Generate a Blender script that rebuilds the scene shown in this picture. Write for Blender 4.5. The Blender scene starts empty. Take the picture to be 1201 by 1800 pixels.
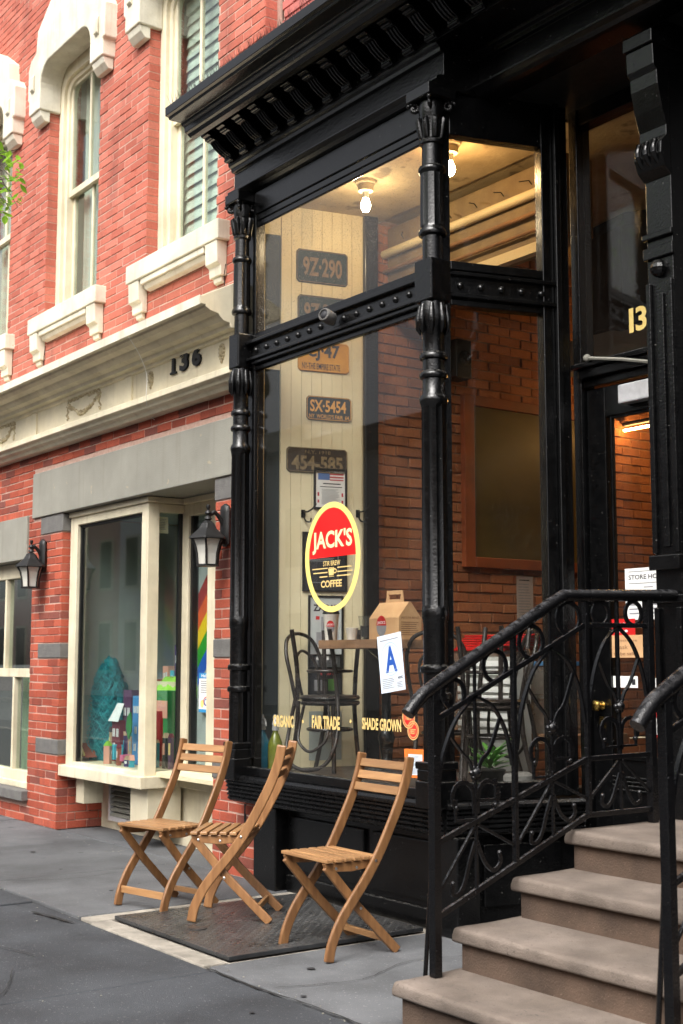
import bpy, bmesh, math, random
import numpy as np
from mathutils import Vector, Matrix
random.seed(7)
rnd = random.Random(11)
scene = bpy.context.scene
COL = scene.collection

# ------------------------------------------------------------------ camera
F = 2300.0; CX, CY = 600.5, 900.0          # focal length and centre in pixels of the 1201x1800 photograph
YAW = math.radians(54.5); PITCH = math.atan(260 / F); EYE = 1.43
cam_d = bpy.data.cameras.new('camera'); cam = bpy.data.objects.new('camera', cam_d); COL.objects.link(cam)
cam.location = (0, 0, EYE); cam.rotation_euler = (math.pi / 2 + PITCH, 0, YAW)
cam_d.sensor_fit = 'VERTICAL'; cam_d.sensor_height = 36.0; cam_d.sensor_width = 24.0
cam_d.lens = F / 1800 * 36.0; cam_d.clip_start = 0.05; cam_d.clip_end = 2000
cam_d.dof.use_dof = True; cam_d.dof.focus_distance = 7.0; cam_d.dof.aperture_fstop = 5.0
scene.camera = cam

# ------------------------------------------------------------------ sky, sun, exposure
SUN_EL, SUN_AZ = math.radians(50), math.radians(28)     # azimuth from -Y towards +X
sd = Vector((math.sin(SUN_AZ) * math.cos(SUN_EL), -math.cos(SUN_AZ) * math.cos(SUN_EL), math.sin(SUN_EL)))
world = bpy.data.worlds.new('World'); scene.world = world; world.use_nodes = True
wn = world.node_tree.nodes; wl = world.node_tree.links; wn.clear()
sky = wn.new('ShaderNodeTexSky'); sky.sky_type = 'NISHITA'; sky.sun_disc = False
sky.sun_elevation = SUN_EL; sky.sun_rotation = math.atan2(sd.x, sd.y)
sky.air_density = 0.6; sky.dust_density = 8.0; sky.ozone_density = 0.2
bg = wn.new('ShaderNodeBackground'); bg.inputs[1].default_value = 0.15
wo = wn.new('ShaderNodeOutputWorld'); hs = wn.new('ShaderNodeHueSaturation'); hs.inputs['Saturation'].default_value = .32; wl.new(sky.outputs[0], hs.inputs['Color']); wl.new(hs.outputs[0], bg.inputs[0]); wl.new(bg.outputs[0], wo.inputs[0])
sun_d = bpy.data.lights.new('sun', 'SUN'); sun_d.energy = 1.2; sun_d.angle = math.radians(36); sun_d.color = (1, .985, .955)
sun = bpy.data.objects.new('sun', sun_d); COL.objects.link(sun); sun.rotation_euler = sd.to_track_quat('Z', 'Y').to_euler()
sun.location = (0, -5, 20)
vs = scene.view_settings; vs.view_transform = 'Standard'; vs.look = 'None'; vs.gamma = 1.0; vs.exposure = 0.97; vs.use_curve_mapping = False
scene.cycles.max_bounces = 8; scene.cycles.transparent_max_bounces = 16; scene.cycles.diffuse_bounces = 4; scene.cycles.glossy_bounces = 4
scene.cycles.caustics_reflective = False; scene.cycles.caustics_refractive = False; scene.cycles.sample_clamp_indirect = 6.0
scene.cycles.use_denoising = True

# ------------------------------------------------------------------ pixel -> place helpers
fw = np.array([-math.sin(YAW) * math.cos(PITCH), math.cos(YAW) * math.cos(PITCH), math.sin(PITCH)])
rt = np.array([math.cos(YAW), math.sin(YAW), 0]); upv = np.cross(rt, fw); CAM = np.array([0, 0, EYE])
def ray(x, y): return fw * F + rt * (x - CX) - upv * (y - CY)
def onZ(x, y, z=0.0): r = ray(x, y); return CAM + r * ((z - EYE) / r[2])
def onY(x, y, Y): r = ray(x, y); return CAM + r * (Y / r[1])
def onX(x, y, X): r = ray(x, y); return CAM + r * (X / r[0])
def onP(x, y, p0, n): r = ray(x, y); n = np.array(n); return CAM + r * ((np.array(p0) - CAM) @ n / (r @ n))
def pr(p):
    d = np.array(p) - CAM; w = d @ fw
    if w < .1: return (-9999, -9999, w)
    return (CX + F * (d @ rt) / w, CY - F * (d @ upv) / w, w)

# ------------------------------------------------------------------ materials
def mat(name, c1, c2=None, rough=.6, scale=8.0, bump=0.0, bscale=None, metal=0.0, detail=6, stretch=(1, 1, 1), spec=.5,
        dust_glint=0.0, dust_glint_col=(.32, .30, .27), specks=None, rrange=.15, coat=0.0, contrast=.5):
    m = bpy.data.materials.new(name); m.use_nodes = True; n = m.node_tree.nodes; l = m.node_tree.links
    b = n['Principled BSDF']; b.inputs['Roughness'].default_value = rough; b.inputs['Metallic'].default_value = metal
    b.inputs['Specular IOR Level'].default_value = spec; b.inputs['Coat Weight'].default_value = coat
    tc = n.new('ShaderNodeTexCoord'); mp = n.new('ShaderNodeMapping'); l.new(tc.outputs['Object'], mp.inputs[0]); mp.inputs['Scale'].default_value = stretch
    nz = n.new('ShaderNodeTexNoise'); nz.inputs['Scale'].default_value = scale; nz.inputs['Detail'].default_value = detail; l.new(mp.outputs[0], nz.inputs[0])
    c2 = c2 or tuple(x * .75 for x in c1)
    cr = n.new('ShaderNodeValToRGB'); cr.color_ramp.elements[0].position = .5 - contrast / 2.5; cr.color_ramp.elements[1].position = .5 + contrast / 2.5
    cr.color_ramp.elements[0].color = (*c2, 1); cr.color_ramp.elements[1].color = (*c1, 1); l.new(nz.outputs[0], cr.inputs[0])
    out = cr.outputs[0]
    if specks:
        vz = n.new('ShaderNodeTexNoise'); vz.inputs['Scale'].default_value = specks[0]; vz.inputs['Detail'].default_value = 3; l.new(tc.outputs['Object'], vz.inputs[0])
        r2 = n.new('ShaderNodeValToRGB'); r2.color_ramp.elements[0].position = specks[1]; r2.color_ramp.elements[1].position = specks[1] + .06; l.new(vz.outputs[0], r2.inputs[0])
        mx = n.new('ShaderNodeMix'); mx.data_type = 'RGBA'; l.new(r2.outputs[0], mx.inputs[0]); l.new(out, mx.inputs[6]); mx.inputs[7].default_value = (*specks[2], 1); out = mx.outputs[2]
    if dust_glint > 0:  # dust on upward faces, which also paints in bright edge highlights
        ge = n.new('ShaderNodeNewGeometry'); sx = n.new('ShaderNodeSeparateXYZ'); l.new(ge.outputs['Normal'], sx.inputs[0])
        mr = n.new('ShaderNodeMapRange'); mr.inputs[1].default_value = .35; mr.inputs[2].default_value = 1.0; l.new(sx.outputs[2], mr.inputs[0])
        n3 = n.new('ShaderNodeTexNoise'); n3.inputs['Scale'].default_value = 40; n3.inputs['Detail'].default_value = 8; l.new(tc.outputs['Object'], n3.inputs[0])
        r3 = n.new('ShaderNodeMapRange'); r3.inputs[1].default_value = .38; r3.inputs[2].default_value = .68; l.new(n3.outputs[0], r3.inputs[0])
        mm = n.new('ShaderNodeMath'); mm.operation = 'MULTIPLY'; l.new(mr.outputs[0], mm.inputs[0]); l.new(r3.outputs[0], mm.inputs[1])
        # a little fine chipping everywhere as well
        n4 = n.new('ShaderNodeTexNoise'); n4.inputs['Scale'].default_value = 55; n4.inputs['Detail'].default_value = 5; l.new(tc.outputs['Object'], n4.inputs[0])
        r4 = n.new('ShaderNodeMapRange'); r4.inputs[1].default_value = .69; r4.inputs[2].default_value = .78; l.new(n4.outputs[0], r4.inputs[0])
        ma = n.new('ShaderNodeMath'); ma.operation = 'MAXIMUM'; l.new(mm.outputs[0], ma.inputs[0]); l.new(r4.outputs[0], ma.inputs[1])
        mb = n.new('ShaderNodeMath'); mb.operation = 'MULTIPLY'; mb.inputs[1].default_value = dust_glint; l.new(ma.outputs[0], mb.inputs[0])
        mx = n.new('ShaderNodeMix'); mx.data_type = 'RGBA'; l.new(mb.outputs[0], mx.inputs[0]); l.new(out, mx.inputs[6]); mx.inputs[7].default_value = (*dust_glint_col, 1); out = mx.outputs[2]
    l.new(out, b.inputs['Base Color'])
    rr = n.new('ShaderNodeMapRange'); rr.inputs[3].default_value = max(.02, rough - rrange); rr.inputs[4].default_value = min(1, rough + rrange); l.new(nz.outputs[0], rr.inputs[0]); l.new(rr.outputs[0], b.inputs['Roughness'])
    if bump > 0:
        bz = n.new('ShaderNodeTexNoise'); bz.inputs['Scale'].default_value = bscale or scale * 6; bz.inputs['Detail'].default_value = 5; l.new(mp.outputs[0], bz.inputs[0])
        bp = n.new('ShaderNodeBump'); bp.inputs['Strength'].default_value = bump; bp.inputs['Distance'].default_value = .01; l.new(bz.outputs[0], bp.inputs['Height']); l.new(bp.outputs[0], b.inputs['Normal'])
    return m

def brick_mat(name, stops, bump=.35, rough=.85, stain=None):
    """colour varies brick by brick (object random or the 'rnd' attribute of joined bricks)"""
    m = bpy.data.materials.new(name); m.use_nodes = True; n = m.node_tree.nodes; l = m.node_tree.links; b = n['Principled BSDF']
    b.inputs['Roughness'].default_value = rough; b.inputs['Specular IOR Level'].default_value = .3
    oi = n.new('ShaderNodeObjectInfo'); at = n.new('ShaderNodeAttribute'); at.attribute_name = 'rnd'
    ad = n.new('ShaderNodeMath'); ad.operation = 'ADD'; l.new(oi.outputs['Random'], ad.inputs[0]); l.new(at.outputs['Fac'], ad.inputs[1])
    fr = n.new('ShaderNodeMath'); fr.operation = 'FRACT'; l.new(ad.outputs[0], fr.inputs[0])
    cr = n.new('ShaderNodeValToRGB'); e = cr.color_ramp.elements
    while len(e) < len(stops): e.new(.5)
    for k, (p, c) in enumerate(stops): e[k].position = p; e[k].color = (*c, 1)
    l.new(fr.outputs[0], cr.inputs[0])
    ge = n.new('ShaderNodeNewGeometry')
    nz = n.new('ShaderNodeTexNoise'); nz.inputs['Scale'].default_value = 1.3; nz.inputs['Detail'].default_value = 7; l.new(ge.outputs['Position'], nz.inputs[0])
    mr = n.new('ShaderNodeMapRange'); mr.inputs[1].default_value = .35; mr.inputs[2].default_value = .7; mr.inputs[3].default_value = .84; mr.inputs[4].default_value = 1.10; l.new(nz.outputs[0], mr.inputs[0])
    n2 = n.new('ShaderNodeTexNoise'); n2.inputs['Scale'].default_value = 60; n2.inputs['Detail'].default_value = 6; l.new(ge.outputs['Position'], n2.inputs[0])
    m2 = n.new('ShaderNodeMapRange'); m2.inputs[1].default_value = .3; m2.inputs[2].default_value = .7; m2.inputs[3].default_value = .88; m2.inputs[4].default_value = 1.10; l.new(n2.outputs[0], m2.inputs[0])
    mu = n.new('ShaderNodeMath'); mu.operation = 'MULTIPLY'; l.new(mr.outputs[0], mu.inputs[0]); l.new(m2.outputs[0], mu.inputs[1])
    vm = n.new('ShaderNodeVectorMath'); vm.operation = 'SCALE'; l.new(cr.outputs[0], vm.inputs[0]); l.new(mu.outputs[0], vm.inputs['Scale'])
    # soot streaks running down the wall
    mp = n.new('ShaderNodeMapping'); mp.inputs['Scale'].default_value = (5, 5, .7); l.new(ge.outputs['Position'], mp.inputs[0])
    n5 = n.new('ShaderNodeTexNoise'); n5.inputs['Scale'].default_value = 1.5; n5.inputs['Detail'].default_value = 8; l.new(mp.outputs[0], n5.inputs[0])
    m5 = n.new('ShaderNodeMapRange'); m5.inputs[1].default_value = .52; m5.inputs[2].default_value = .75; m5.inputs[4].default_value = .40; l.new(n5.outputs[0], m5.inputs[0])
    mx = n.new('ShaderNodeMix'); mx.data_type = 'RGBA'; l.new(m5.outputs[0], mx.inputs[0]); l.new(vm.outputs[0], mx.inputs[6]); mx.inputs[7].default_value = (*(stain or (.10, .05, .045)), 1)
    l.new(mx.outputs[2], b.inputs['Base Color'])
    bp = n.new('ShaderNodeBump'); bp.inputs['Strength'].default_value = bump; bp.inputs['Distance'].default_value = .006; l.new(n2.outputs[0], bp.inputs['Height']); l.new(bp.outputs[0], b.inputs['Normal'])
    return m

def glass_mat(name, tint=(.93, .96, .95), dirt=0.0, dscale=90, refl=1.0, haze=.0):
    m = bpy.data.materials.new(name); m.use_nodes = True; n = m.node_tree.nodes; l = m.node_tree.links; n.remove(n['Principled BSDF'])
    out = n['Material Output']; tr = n.new('ShaderNodeBsdfTransparent'); tr.inputs[0].default_value = (*tint, 1)
    gl = n.new('ShaderNodeBsdfGlossy'); gl.inputs['Roughness'].default_value = .015
    lw = n.new('ShaderNodeLayerWeight'); lw.inputs[0].default_value = .5
    pw = n.new('ShaderNodeMath'); pw.operation = 'POWER'; pw.inputs[1].default_value = 4.2; l.new(lw.outputs['Facing'], pw.inputs[0])
    mr = n.new('ShaderNodeMapRange'); mr.inputs[3].default_value = .045 * refl; mr.inputs[4].default_value = min(1, .9 * refl); l.new(pw.outputs[0], mr.inputs[0])
    mx = n.new('ShaderNodeMixShader'); l.new(mr.outputs[0], mx.inputs[0]); l.new(tr.outputs[0], mx.inputs[1]); l.new(gl.outputs[0], mx.inputs[2])
    last = mx.outputs[0]
    if dirt > 0 or haze > 0:
        tc = n.new('ShaderNodeTexCoord'); nz = n.new('ShaderNodeTexNoise'); nz.inputs['Scale'].default_value = dscale; nz.inputs['Detail'].default_value = 4; l.new(tc.outputs['Object'], nz.inputs[0])
        r1 = n.new('ShaderNodeMapRange'); r1.inputs[1].default_value = .60; r1.inputs[2].default_value = .68; r1.inputs[3].default_value = haze; r1.inputs[4].default_value = dirt; l.new(nz.outputs[0], r1.inputs[0])
        n2 = n.new('ShaderNodeTexNoise'); n2.inputs['Scale'].default_value = 2.3; n2.inputs['Detail'].default_value = 5; l.new(tc.outputs['Object'], n2.inputs[0])
        r2 = n.new('ShaderNodeMapRange'); r2.inputs[1].default_value = .35; r2.inputs[2].default_value = .65; r2.inputs[3].default_value = .25; l.new(n2.outputs[0], r2.inputs[0])
        mu = n.new('ShaderNodeMath'); mu.operation = 'MULTIPLY'; l.new(r1.outputs[0], mu.inputs[0]); l.new(r2.outputs[0], mu.inputs[1])
        df = n.new('ShaderNodeBsdfDiffuse'); df.inputs[0].default_value = (.6, .58, .52, 1); tl = n.new('ShaderNodeBsdfTranslucent'); tl.inputs[0].default_value = (.6, .58, .52, 1)
        m1 = n.new('ShaderNodeMixShader'); m1.inputs[0].default_value = .5; l.new(df.outputs[0], m1.inputs[1]); l.new(tl.outputs[0], m1.inputs[2])
        m3 = n.new('ShaderNodeMixShader'); l.new(mu.outputs[0], m3.inputs[0]); l.new(last, m3.inputs[1]); l.new(m1.outputs[0], m3.inputs[2]); last = m3.outputs[0]
    l.new(last, out.inputs[0]); return m

def emit_mat(name, c, s):
    m = bpy.data.materials.new(name); m.use_nodes = True; n = m.node_tree.nodes; n.remove(n['Principled BSDF'])
    e = n.new('ShaderNodeEmission'); e.inputs[0].default_value = (*c, 1); e.inputs[1].default_value = s; m.node_tree.links.new(e.outputs[0], n['Material Output'].inputs[0]); return m

M = {}
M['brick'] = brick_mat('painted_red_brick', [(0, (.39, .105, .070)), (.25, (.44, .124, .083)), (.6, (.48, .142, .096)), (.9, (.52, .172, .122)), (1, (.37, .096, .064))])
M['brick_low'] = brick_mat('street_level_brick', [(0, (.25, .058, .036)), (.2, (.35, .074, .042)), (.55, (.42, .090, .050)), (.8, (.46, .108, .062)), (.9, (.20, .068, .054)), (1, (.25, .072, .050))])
M['brick2'] = brick_mat('pink_brick', [(0, (.42, .13, .11)), (.5, (.50, .16, .14)), (1, (.44, .12, .10))])
M['brick_in'] = brick_mat('old_inside_brick', [(0, (.25, .095, .042)), (.35, (.35, .135, .056)), (.7, (.42, .170, .075)), (1, (.29, .115, .050))], bump=.9, stain=(.08, .03, .02))
M['mortar'] = mat('mortar', (.56, .37, .30), (.44, .28, .22), .95, 30, .2)
M['mortar_in'] = mat('old_mortar', (.32, .19, .12), (.22, .12, .075), .95, 30, .6)
M['cream'] = mat('cream_paint', (.72, .655, .49), (.63, .56, .40), .55, 5, .15, 60, specks=(60, .70, (.50, .44, .30)))
M['white'] = mat('white_stone_paint', (.70, .665, .555), (.61, .565, .445), .7, 6, .25, 70, specks=(24, .70, (.55, .47, .33)))
M['linen'] = mat('cream_boards', (.74, .66, .45), (.66, .57, .37), .6, 4, .12, 40)
M['lintel'] = mat('grey_lintel_stone', (.262, .254, .215), (.235, .227, .192), .9, 5, .25, 140, specks=(9, .68, (.36, .31, .22)))
M['aged'] = mat('aged_cream', (.52, .45, .30), (.30, .24, .14), .8, 30, .4)
M['slate'] = mat('dark_band_stone', (.155, .15, .14), (.11, .105, .10), .9, 14, .4, 90)
M['black'] = mat('black_gloss_paint', (.0030, .0031, .0033), (.0016, .0017, .0019), .23, 20, .16, 75, spec=.50, dust_glint=.50, dust_glint_col=(.17, .165, .15), rrange=.10)
M['black_trim'] = mat('clean_black_paint', (.0035, .0036, .0038), (.002, .002, .0022), .28, 20, .05, 60, spec=.5)
M['iron'] = mat('black_iron_paint', (.0035, .0036, .004), (.002, .002, .0025), .22, 30, .30, 110, spec=.42, dust_glint=.40, dust_glint_col=(.18, .18, .19), rrange=.08)
M['blackflat'] = mat('black_flat', (.006, .006, .006), (.004, .004, .004), .5, 20, .1)
M['teak'] = mat('oiled_wood_long', (.32, .158, .060), (.155, .068, .026), .45, 5, .2, 40, stretch=(9, 9, .9), coat=.15, contrast=.7)
M['teakx'] = mat('oiled_wood_cross', (.40, .220, .094), (.235, .116, .048), .45, 5, .2, 40, stretch=(.9, 9, 9), coat=.15, contrast=.7)
M['steel'] = mat('screw_steel', (.55, .55, .55), None, .3, 20, 0, metal=1)
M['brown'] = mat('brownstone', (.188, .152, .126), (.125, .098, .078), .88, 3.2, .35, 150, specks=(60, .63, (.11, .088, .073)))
M['brown_riser'] = mat('shaded_brownstone', (.108, .070, .048), (.070, .044, .029), .92, 5, .4, 120, specks=(110, .66, (.16, .11, .08)))  # unworn darker stone, with shade under the nosings put into its colour
M['walk'] = mat('blue_grey_flagstone', (.125, .129, .135), (.092, .095, .100), .8, 2.2, .35, 220, specks=(75, .645, (.21, .215, .22)))
M['asph'] = mat('dark_pavement', (.055, .060, .068), (.034, .037, .043), .82, 2.6, .5, 200, specks=(80, .645, (.15, .155, .16)))
M['conc'] = mat('light_concrete', (.38, .345, .29), (.27, .245, .205), .9, 7, .4, 160)
M['plate'] = mat('tread_plate', (.036, .038, .040), (.022, .023, .025), .30, 9, .2, 90, spec=.6, dust_glint=.22)
M['crackdirt'] = mat('joint_dirt', (.020, .020, .020), (.012, .012, .012), .95, 20, .2)
M['blackgum'] = mat('trodden_gum', (.028, .028, .03), (.02, .02, .022), .8, 20, .1)
M['road'] = mat('asphalt', (.055, .055, .055), (.04, .04, .04), .9, 3, .5, 200)
M['glass'] = glass_mat('shop_glass', (.97, .978, .968), .08, 110, .75, .006)
M['glass_dirty'] = glass_mat('dusty_glass', (.95, .955, .935), .62, 120, .9, .022)
M['glass_b'] = glass_mat('house_glass', (.88, .93, .90), .02, 60, 1.15, .02)
M['glass_bay'] = glass_mat('bay_glass', (.92, .96, .95), .02, 60, 1.0, .004)
M['gold'] = mat('gold_leaf', (.90, .70, .26), (.80, .58, .18), .35, 30, 0)
M['goldpale'] = mat('pale_gold_leaf', (.74, .55, .22), (.66, .47, .17), .4, 30, 0)
M['red'] = mat('red_sign_paint', (.90, .012, .010), (.80, .008, .008), .4, 3, 0)
M['redplastic'] = mat('red_plastic', (.62, .02, .02), (.5, .015, .015), .35, 6, 0)
M['paper'] = mat('white_paper', (.82, .82, .80), (.76, .76, .74), .8, 20, 0)
M['paperblue'] = mat('bluish_paper', (.66, .74, .82), (.60, .68, .78), .5, 20, 0)
M['ink'] = mat('printing_ink', (.02, .02, .025), None, .7, 20, 0)
M['inkgrey'] = mat('grey_print', (.30, .30, .32), None, .8, 20, 0)
M['blueink'] = mat('blue_print', (.015, .09, .42), None, .6, 20, 0)
M['orange'] = mat('orange_card', (.85, .20, .03), None, .6, 20, 0)
M['card'] = mat('kraft_cardboard', (.62, .38, .19), (.54, .31, .15), .85, 14, .1)
M['cardtext'] = mat('brown_print', (.28, .13, .06), None, .8, 20, 0)
M['oldwood'] = mat('rustic_wood', (.30, .165, .085), (.16, .085, .045), .7, 4, .4, 30, stretch=(1, 8, 8))
M['bent'] = mat('dark_bentwood', (.028, .022, .020), (.016, .013, .012), .28, 8, .05)
M['brass'] = mat('brass', (.75, .50, .14), None, .25, 20, 0, metal=1)
M['alu'] = mat('aluminium', (.62, .62, .63), None, .4, 20, 0, metal=.3)
M['plastic'] = glass_mat('clear_plastic', (.86, .88, .88), .30, 14, .8, .12)
M['tub'] = glass_mat('milky_tub', (.80, .82, .82), .55, 6, .7, .40)
M['orangewood'] = mat('orange_frame', (.24, .055, .012), (.15, .034, .008), .6, 6, .1, 40)
M['mirrordark'] = mat('dark_picture', (.115, .085, .026), (.055, .045, .015), .4, 1.4, 0, 20, stretch=(1, 1, 2.2), spec=.2, contrast=.7)
M['greendark'] = mat('dark_green_panel', (.020, .032, .034), (.010, .018, .020), .5, 5, .1, 8, stretch=(6, 6, .6), spec=.2)
M['ceil'] = mat('tan_ceiling', (.48, .38, .225), (.34, .26, .145), .8, 5, .4, 40, specks=(4.0, .64, (.18, .13, .07)))
M['girder'] = mat('painted_girder', (.26, .19, .10), (.15, .10, .05), .6, 6, .2)
M['floor_in'] = mat('dark_boards', (.05, .035, .025), None, .5, 8, .1)
M['dark'] = mat('dark_room', (.03, .028, .026), None, .9, 5, 0)
M['drape'] = mat('grey_drape', (.60, .59, .53), (.48, .47, .42), .9, 3, 0, stretch=(12, 1, .3))
M['blind'] = mat('white_blind', (.74, .78, .72), None, .7, 5, 0)
M['roomgrey'] = mat('room_grey', (.36, .38, .36), (.28, .30, .28), .9, 2, 0)
M['leaf'] = mat('fresh_leaf', (.20, .42, .04), (.12, .32, .025), .45, 6, 0)
_n = M['leaf'].node_tree.nodes; _l = M['leaf'].node_tree.links; _t = _n.new('ShaderNodeBsdfTranslucent'); _t.inputs[0].default_value = (.32, .60, .05, 1); _m = _n.new('ShaderNodeMixShader'); _m.inputs[0].default_value = .45; _l.new(_n['Principled BSDF'].outputs[0], _m.inputs[1]); _l.new(_t.outputs[0], _m.inputs[2]); _l.new(_m.outputs[0], _n['Material Output'].inputs[0])
M['bark'] = mat('bark', (.09, .07, .05), (.05, .04, .03), .95, 12, .8)
M['plantleaf'] = mat('succulent_leaf', (.10, .26, .045), (.06, .18, .03), .4, 10, 0)
M['frost'] = mat('frosted_lamp_glass', (.62, .60, .52), (.45, .44, .40), .5, 6, 0)
def mottle(m, scale, dark, spots=None):
    n = m.node_tree.nodes; l = m.node_tree.links; b = n['Principled BSDF']; src = b.inputs['Base Color'].links[0].from_socket
    ge = n.new('ShaderNodeNewGeometry'); nz = n.new('ShaderNodeTexNoise'); nz.inputs['Scale'].default_value = scale; nz.inputs['Detail'].default_value = 9; nz.inputs['Roughness'].default_value = .62; l.new(ge.outputs['Position'], nz.inputs[0])
    mr = n.new('ShaderNodeMapRange'); mr.inputs[1].default_value = .36; mr.inputs[2].default_value = .64; mr.inputs[3].default_value = dark; mr.inputs[4].default_value = 1.12; l.new(nz.outputs[0], mr.inputs[0]); fac = mr.outputs[0]
    if spots:
        vo = n.new('ShaderNodeTexVoronoi'); vo.inputs['Scale'].default_value = spots; l.new(ge.outputs['Position'], vo.inputs[0])
        r2 = n.new('ShaderNodeMapRange'); r2.inputs[1].default_value = .05; r2.inputs[2].default_value = .075; r2.inputs[3].default_value = .55; r2.inputs[4].default_value = 1.0; l.new(vo.outputs['Distance'], r2.inputs[0])
        mu = n.new('ShaderNodeMath'); mu.operation = 'MULTIPLY'; l.new(fac, mu.inputs[0]); l.new(r2.outputs[0], mu.inputs[1]); fac = mu.outputs[0]
    vm = n.new('ShaderNodeVectorMath'); vm.operation = 'SCALE'; l.new(src, vm.inputs[0]); l.new(fac, vm.inputs['Scale']); l.new(vm.outputs[0], b.inputs['Base Color'])
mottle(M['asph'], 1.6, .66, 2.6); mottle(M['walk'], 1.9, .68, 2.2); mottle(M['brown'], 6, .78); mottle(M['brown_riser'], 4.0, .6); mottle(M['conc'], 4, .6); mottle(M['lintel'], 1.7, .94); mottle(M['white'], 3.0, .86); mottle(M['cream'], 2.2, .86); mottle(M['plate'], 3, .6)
def streaks(m, col, amt):
    n = m.node_tree.nodes; l = m.node_tree.links; b = n['Principled BSDF']; src = b.inputs['Base Color'].links[0].from_socket
    ge = n.new('ShaderNodeNewGeometry'); mp = n.new('ShaderNodeMapping'); mp.inputs['Scale'].default_value = (14, 14, 1.1); l.new(ge.outputs['Position'], mp.inputs[0])
    nz = n.new('ShaderNodeTexNoise'); nz.inputs['Scale'].default_value = 1.0; nz.inputs['Detail'].default_value = 8; nz.inputs['Roughness'].default_value = .65; l.new(mp.outputs[0], nz.inputs[0])
    mr = n.new('ShaderNodeMapRange'); mr.inputs[1].default_value = .54; mr.inputs[2].default_value = .74; mr.inputs[4].default_value = amt; l.new(nz.outputs[0], mr.inputs[0])
    mx = n.new('ShaderNodeMix'); mx.data_type = 'RGBA'; l.new(mr.outputs[0], mx.inputs[0]); l.new(src, mx.inputs[6]); mx.inputs[7].default_value = (*col, 1); l.new(mx.outputs[2], b.inputs['Base Color'])
def per_piece(m, lo, hi):
    n = m.node_tree.nodes; l = m.node_tree.links; b = n['Principled BSDF']; src = b.inputs['Base Color'].links[0].from_socket
    oi = n.new('ShaderNodeObjectInfo'); mr = n.new('ShaderNodeMapRange'); mr.inputs[3].default_value = lo; mr.inputs[4].default_value = hi; l.new(oi.outputs['Random'], mr.inputs[0])
    vm = n.new('ShaderNodeVectorMath'); vm.operation = 'SCALE'; l.new(src, vm.inputs[0]); l.new(mr.outputs[0], vm.inputs['Scale']); l.new(vm.outputs[0], b.inputs['Base Color'])
streaks(M['white'], (.36, .30, .20), .55); streaks(M['cream'], (.40, .32, .19), .50); streaks(M['lintel'], (.17, .15, .115), .35)
per_piece(M['teak'], .80, 1.12); per_piece(M['teakx'], .74, 1.15); per_piece(M['walk'], .9, 1.08); per_piece(M['asph'], .92, 1.06)
def flat(name, c, r=.6): return mat(name, c, tuple(x * .88 for x in c), r, 10, 0)

# ------------------------------------------------------------------ mesh building helpers
WM = {}                                      # world matrices of things (parents are not evaluated while the script runs)
def world_of(o):
    if o is None: return Matrix()
    if o.name in WM: return WM[o.name]
    return world_of(o.parent)
_fontcache = {}
def glyphs(s, bold=0.0):
    key = (s, bold)
    if key in _fontcache: return _fontcache[key]
    cu = bpy.data.curves.new('lettering', 'FONT'); cu.body = s; cu.size = 1.0; cu.offset = bold; cu.resolution_u = 3; cu.fill_mode = 'BOTH'
    ob = bpy.data.objects.new('lettering', cu); COL.objects.link(ob)
    dg = bpy.context.evaluated_depsgraph_get(); dg.update()
    me = bpy.data.meshes.new_from_object(ob.evaluated_get(dg))
    v = np.array([p.co[:] for p in me.vertices]); f = [tuple(p.vertices) for p in me.polygons]
    bpy.data.objects.remove(ob); bpy.data.curves.remove(cu); bpy.data.meshes.remove(me)
    lo, hi = v.min(0), v.max(0); v = (v - lo) / np.where(hi - lo < 1e-6, 1, hi - lo)
    _fontcache[key] = (v[:, :2], f); return _fontcache[key]

class Fr:                                    # a flat frame: origin, u, v, outward normal
    def __init__(s, O, U, V=(0, 0, 1), N=None):
        s.O = np.array(O, float); s.U = np.array(U, float); s.V = np.array(V, float)
        s.N = np.array(N, float) if N is not None else np.cross(s.U, s.V)
    def p(s, u, v, d=0): return tuple(s.O + s.U * u + s.V * v + s.N * d)

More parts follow.
